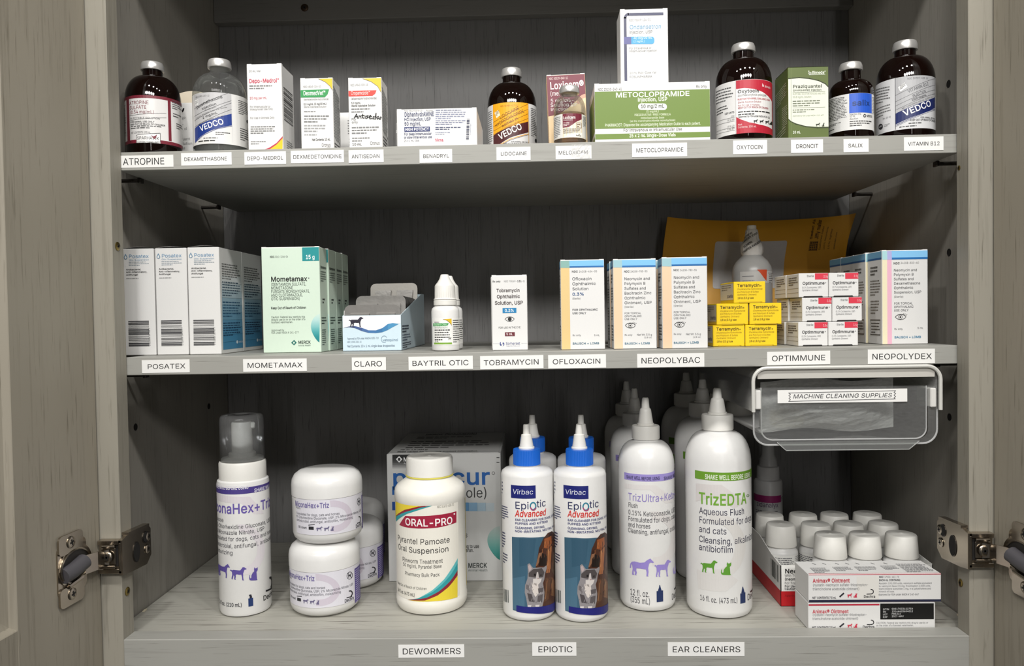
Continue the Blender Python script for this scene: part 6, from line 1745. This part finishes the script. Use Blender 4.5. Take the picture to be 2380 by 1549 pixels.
for ry, rn in rows_:
    for ci, cx_ in enumerate(cols_):
        if rn == 'front' and ci == 0: continue
        lab = 'white-capped bottle in the tray, %s row, %s counting from the green-banded bottle' % (rn, colname[ci])
        pos = (cx_ + (.0006 if ci % 2 else -.0004), ry + (-.0006 if rn == 'front' and ci == 3 else 0), S0 + .0013)
        if first is None:
            o = empty('capped_bottle', pos, .05)
            R = .0174
            m = MB(); m.lathe([(R - .003, 0), (R, .0025), (R, .0360), (R - .0008, .0388), (R - .0032, .0412), (.0140, .0424), (.0138, .0436)], TUBW, 40); m.build('bottle_body', o)
            m = MB(); m.lathe([(.0150, .0432), (.0160, .0432), (.0162, .0440), (.0147, .0640), (.0140, .0652), (.0115, .0660), (.0020, .0659), (.0012, .0663), (0, .0663)], CAPW, 48); m.build('screw_cap', o)
            A = round_label(0, 1, R, 0, .0360, 100, .0040, span=160)
            A.rect(-1.5, 0, 1.5, 100, '#e4e3df', 1); A.greek(-.9, 6, .2, 60, 9, '#55555a', 3); A.greek(.3, 4, .95, 70, 12, '#77777a', 4)
            A.mesh('lettering', on_cyl(R), o, step=.003)
            first = o
        else:
            o = copy_tree(first)
            o.location = pos
            o.rotation_euler = (0, 0, .05 + .3 * ((ci * 7 + int(ry * 1000)) % 5 - 2))
        tag(o, lab, 'bottle', 'capped bottles in the tray')

# ---- two flat ointment cartons lying in front of the tray
def animax(x, y, z, w, d, h, label, lower):
    o = carton('carton', x, y, z, w, d, h, label, 'carton', 'flat ointment cartons', lid=False)
    A = planar((665, 858), (2105, 850), (668, 1155), w, h) if not lower else planar((665, 1165), (2030, 1145), (668, 1472), w, h)
    dy = 0 if not lower else 338
    RDK = '#c2243a'
    if not lower:
        A.rect(664, 850, 2106, 868, '#b82a40', 1); A.rect(664, 1128, 2106, 1158, '#23263e', 1)
        A.rect(1190, 880, 1430, 1128, '#dfdcd6', 0)
    else:
        A.rect(664, 1182, 1432, 1200, '#b82a40', 1); A.rect(1440, 1168, 2014, 1345, '#121212', 1)
        for i, (k_, v_) in enumerate((('GTIN', '00317033122754'), ('SN', '10164428604812'), ('LOT', 'PM6323'), ('EXP', '2027-MAY'))):
            A.text(k_, 1468, 1240 + 29 * i, 19, '#dcdcdc', x1=1468 + 17 * len(k_), lvl=3); A.text(v_, 1562, 1234 + 28 * i, 19, '#dcdcdc', x1=1562 + 16.5 * len(v_), lvl=3)
        A.text('CAUTION: Federal law restricts this drug to use by or', 1398, 1394, 20, '#77777a', x1=1955); A.text('on the order of a licensed veterinarian.', 1398, 1422, 20, '#77777a', x1=1800)
    e2 = 0 if not lower else -14
    A.text('Animax® Ointment', 712, 945 + dy, 40, RDK, x1=1114 + e2, b='b')
    A.text('(nystatin-neomycin sulfate-thiostrepton-', 712, 984 + dy - (8 if lower else 0), 28, '#77777a', x1=1318 + e2 * 1.5); A.text('triamcinolone acetonide ointment)', 712, 1026 + dy - (8 if lower else 0), 28, '#77777a', x1=1220 + e2)
    A.text('NET CONTENTS 7.5 mL', 708, 1115 + dy, 22, '#33333a', x1=968, b='b')
    A.line([(1008, 1100 + dy - 8), (1048, 1066 + dy - 8)], 16, '#2a2a30', 3)
    A.fig(DOG, 1085, 1108 + dy - 6, 58, 44, '#cc3a50', 3); A.fig(CAT, 1155, 1108 + dy - 6, 46, 46, '#cc3a50', 3)
    A.arc(1345, 1046 + dy - 6, 26, 24, -100, 90, 9, '#222226', 3); A.line([(1300, 1072 + dy - 6), (1350, 1070 + dy - 6)], 9, '#222226', 3); A.text('Dechra', 1266 + e2, 1110 + dy - 4, 28, '#222226', x1=1394 + e2, b='b')
    if not lower:
        A.text('NDC', 1432, 895, 18, '#44444a', b='b', x1=1480); A.text('17033-122-75', 1490, 895, 18, '#77777a', x1=1650); A.text('EACH mL CONTAINS:', 1432, 930, 20, '#33333a', x1=1665, b='b')
        for i, (t, e) in enumerate((('Nystatin 100,000 units, neomycin sulfate equivalent', 2005), ('to neomycin base 2.5 mg, thiostrepton 2,500 units,', 1992), ('triamcinolone acetonide 1 mg, in a polyethylene and', 1995), ('mineral oil base.', 1602))): A.text(t, 1430, 962 + 28.5 * i, 18, '#77777a', x1=e)
        A.text('Approved by FDA under NADA # 140-847', 1425, 1080, 20, '#66666a', x1=1865, sh=.1)
    A.mesh('front_print', front_of(w, d, h), o)
    T = planar((0, 0), (100, 0), (0, 100), w, d)
    T.rect(0, 97, 100, 100, '#b82a40', 1); T.greek(6, 52, 20, 92, 5, '#77777a', 3); T.greek(24, 45, 38, 80, 4, '#77777a', 4); T.greek(41, 45, 58, 80, 4, '#77777a', 5); T.greek(62, 40, 74, 74, 4, '#77777a', 6); T.greek(76, 25, 98, 92, 9, '#66666a', 7)
    for xx in (12, 20, 30, 38, 46, 58, 68): T.line([(xx, 18), (xx + 1.5, 28)], .8, '#55555a', 2)
    T.mesh('top_print', top_of(w, d, h), o)
    return o
animax(.2466, .0208, S0, .1150, .0360, .0254, 'flat white carton with black lot panel, lying on the cabinet floor under another', True)
animax(.2468, .0203, S0 + .0257, .1200, .0370, .0262, 'flat white red-lettered carton lying on top of the one with the black panel', False)

# ---- clear drawer hung under the lower shelf
CLR = clear_plastic('clear_drawer_plastic', '#eceeec', .10, .06, 1.0)
MILKY = clear_plastic('milky_runner_plastic', '#e4e4de', .42, .2, .8)
CLR2 = clear_plastic('clear_drawer_edge', '#f2f4f2', .45, .06, 1.0)
dz1 = .2398
X0, X1 = .1975, .3655
xm = (X0 + X1) / 2
root = empty('hanging_drawer', (xm, .016, dz1))
tag(root, 'clear plastic pull-out drawer hung under the lower shelf, lettered white strip on its front', 'drawer')
hw_ = (X1 - X0) / 2
def arch(inset, ztop, zbot, r, n=6):
    out = []
    x = hw_ - inset
    out.append((x, zbot))
    for k in range(n + 1):
        a = math.radians(90 * k / n); out.append((x - r + r * math.cos(a), ztop - r + r * math.sin(a)))
    for k in range(n + 1):
        a = math.radians(90 + 90 * k / n); out.append((-x + r + r * math.cos(a), ztop - r + r * math.sin(a)))
    out.append((-x, zbot))
    return out
# housing: an inverted channel with a thick rolled front lip
m = MB()
outer = arch(0, -.0006, -.0405, .012); n_ = len(outer)
def extr(mm, prof, y0, y1, mat, closed=False, smooth=True):
    vs = [(x, y0, z) for x, z in prof] + [(x, y1, z) for x, z in prof]
    k = len(prof)
    mm.add(vs, [(i, (i + 1) % k, k + (i + 1) % k, k + i) for i in range(k if closed else k - 1)], mat, smooth)
extr(m, outer, .004, .230, MILKY); extr(m, arch(.0022, -.0030, -.0405, .0105), .004, .230, MILKY)
hs = m.build('runner_housing', root, fix=False)
m = MB(); m.tube([(x, .002, z) for x, z in outer], .0017, plastic('#d2d1cb', .25), 8)
m.build('rolled_lip', root)
m = MB(); m.prism([(hw_ - .004, -.0015), (hw_ - .0045, -.0105), (-hw_ + .0045, -.0105), (-hw_ + .004, -.0015)], .0035, .0060, lambda a, b, dd: (a, dd, b), plastic('#c4c1ba', .3)); m.build('top_bar', root)
# tub: rounded U section, sides stepping in, with a front wall and a low lip under it
def ushape(x, zt, zb, r, n=7):
    out = [(-x, zt)]
    for k in range(n + 1):
        a = math.radians(180 + 90 * k / n); out.append((-x + r + r * math.cos(a), zb + r + r * math.sin(a)))
    for k in range(n + 1):
        a = math.radians(270 + 90 * k / n); out.append((x - r + r * math.cos(a), zb + r + r * math.sin(a)))
    out.append((x, zt))
    return out
tub = MB()
U = ushape(hw_ - .0090, -.0190, -.0675, .0100)
extr(tub, U, .010, .215, CLR); 
tub.add([(x, .010, z) for x, z in U], [tuple(range(len(U)))], CLR); tub.add([(x, .215, z) for x, z in U], [tuple(range(len(U)))], CLR)
t_ = tub.build('tub', root, fix=False)
m = MB(); m.tube([(x, .0095, z) for x, z in U], .0007, CLR2, 6); m.build('front_rim', t_)
m = MB(); m.tube([(x, .0060, z) for x, z in ushape(hw_ - .0012, -.0400, -.0715, .0130)], .0009, CLR2, 6); m.build('outer_rim', t_)
F = MB(); Uo = ushape(hw_ - .0012, -.0200, -.0715, .0130)
F.add([(x, .0065, z) for x, z in Uo] + [(x, .0065, z) for x, z in U], [(i, i + 1, len(Uo) + i + 1, len(Uo) + i) for i in range(len(Uo) - 1)], CLR); F.build('front_flange', t_, fix=False)
for sx in (-1, 1):
    m = MB(); m.box(min(sx * (hw_ - .0025), sx * (hw_ - .0078)), max(sx * (hw_ - .0025), sx * (hw_ - .0078)), .004, .030, -.0385, -.0210, plastic('#dcdad6', .35), .0008)
    m.build('side_runner', t_)
m = MB(); m.prism([(-hw_ + .022, -.0685), (hw_ - .018, -.0685), (hw_ - .027, -.0765), (-hw_ + .030, -.0765)], .004, .0052, lambda a, b, dd: (a, dd, b), CLR)
m.tube([(-hw_ + .022, .0045, -.0690), (-hw_ + .030, .0045, -.0765), (hw_ - .027, .0045, -.0765), (hw_ - .018, .0045, -.0690)], .0005, CLR2, 6)
m.build('finger_lip', t_, fix=False)
m = MB()
lx0, lx1, lz0, lz1 = -.0600, .0575, -.0335, -.0215
m.prism([(lx0, lz0), (lx1, lz0), (lx1, lz1), (lx0, lz1)], .0088, .0092, lambda a, b, dd: (a, dd, b), PAPER)
l_ = m.build('name_strip', t_)
A = Art(lambda x, y: lx0 + (x - 660) / 1202 * (lx1 - lx0), lambda x, y: lz1 - (y - 262) / 121 * (lz1 - lz0), (lx0, lx1, lz0, lz1), (lx1 - lx0) / 1202, (lz1 - lz0) / 121)
A.text('MACHINE CLEANING SUPPLIES', 800, 340, 38, '#333338', x1=1718, sh=.22)
zz = [(1755, 280), (1738, 295), (1755, 307), (1738, 320), (1755, 335), (1738, 346), (1752, 356)]
A.line([(762, 288), (1755, 280)], 4, '#44444a', 3); A.line([(762, 366), (1752, 356)], 4, '#44444a', 3); A.line(zz, 4, '#44444a', 3)
A.line([(762, 288), (780, 300), (764, 312), (780, 326), (764, 338), (778, 350), (762, 366)], 4, '#44444a', 3)
A.mesh('lettering', lambda s_, z, e: (s_, .0088 - e, z), l_)
o = bag('plastic_bag', xm - .066, xm + .060, .058, dz1 - .0635, dz1 - .0150, .019, 'crumpled clear plastic bag of pale supplies lying inside the clear drawer', 11, .0032, clear_plastic('crumpled_bag_film', '#f2f2f0', .55, .12, 1.3))
m = MB()
rnd = random.Random(4)
for k in range(3):
    x = xm - .040 + .036 * k
    m.box(x - .015, x + .016, .058 + .004 * k, .074, dz1 - .0610, dz1 - .0445 - .004 * k, plastic(('#d9c98a', '#cfc8be', '#c9c4c0')[k], .6), .003)
pk = m.build('cleaning_sachet', o)
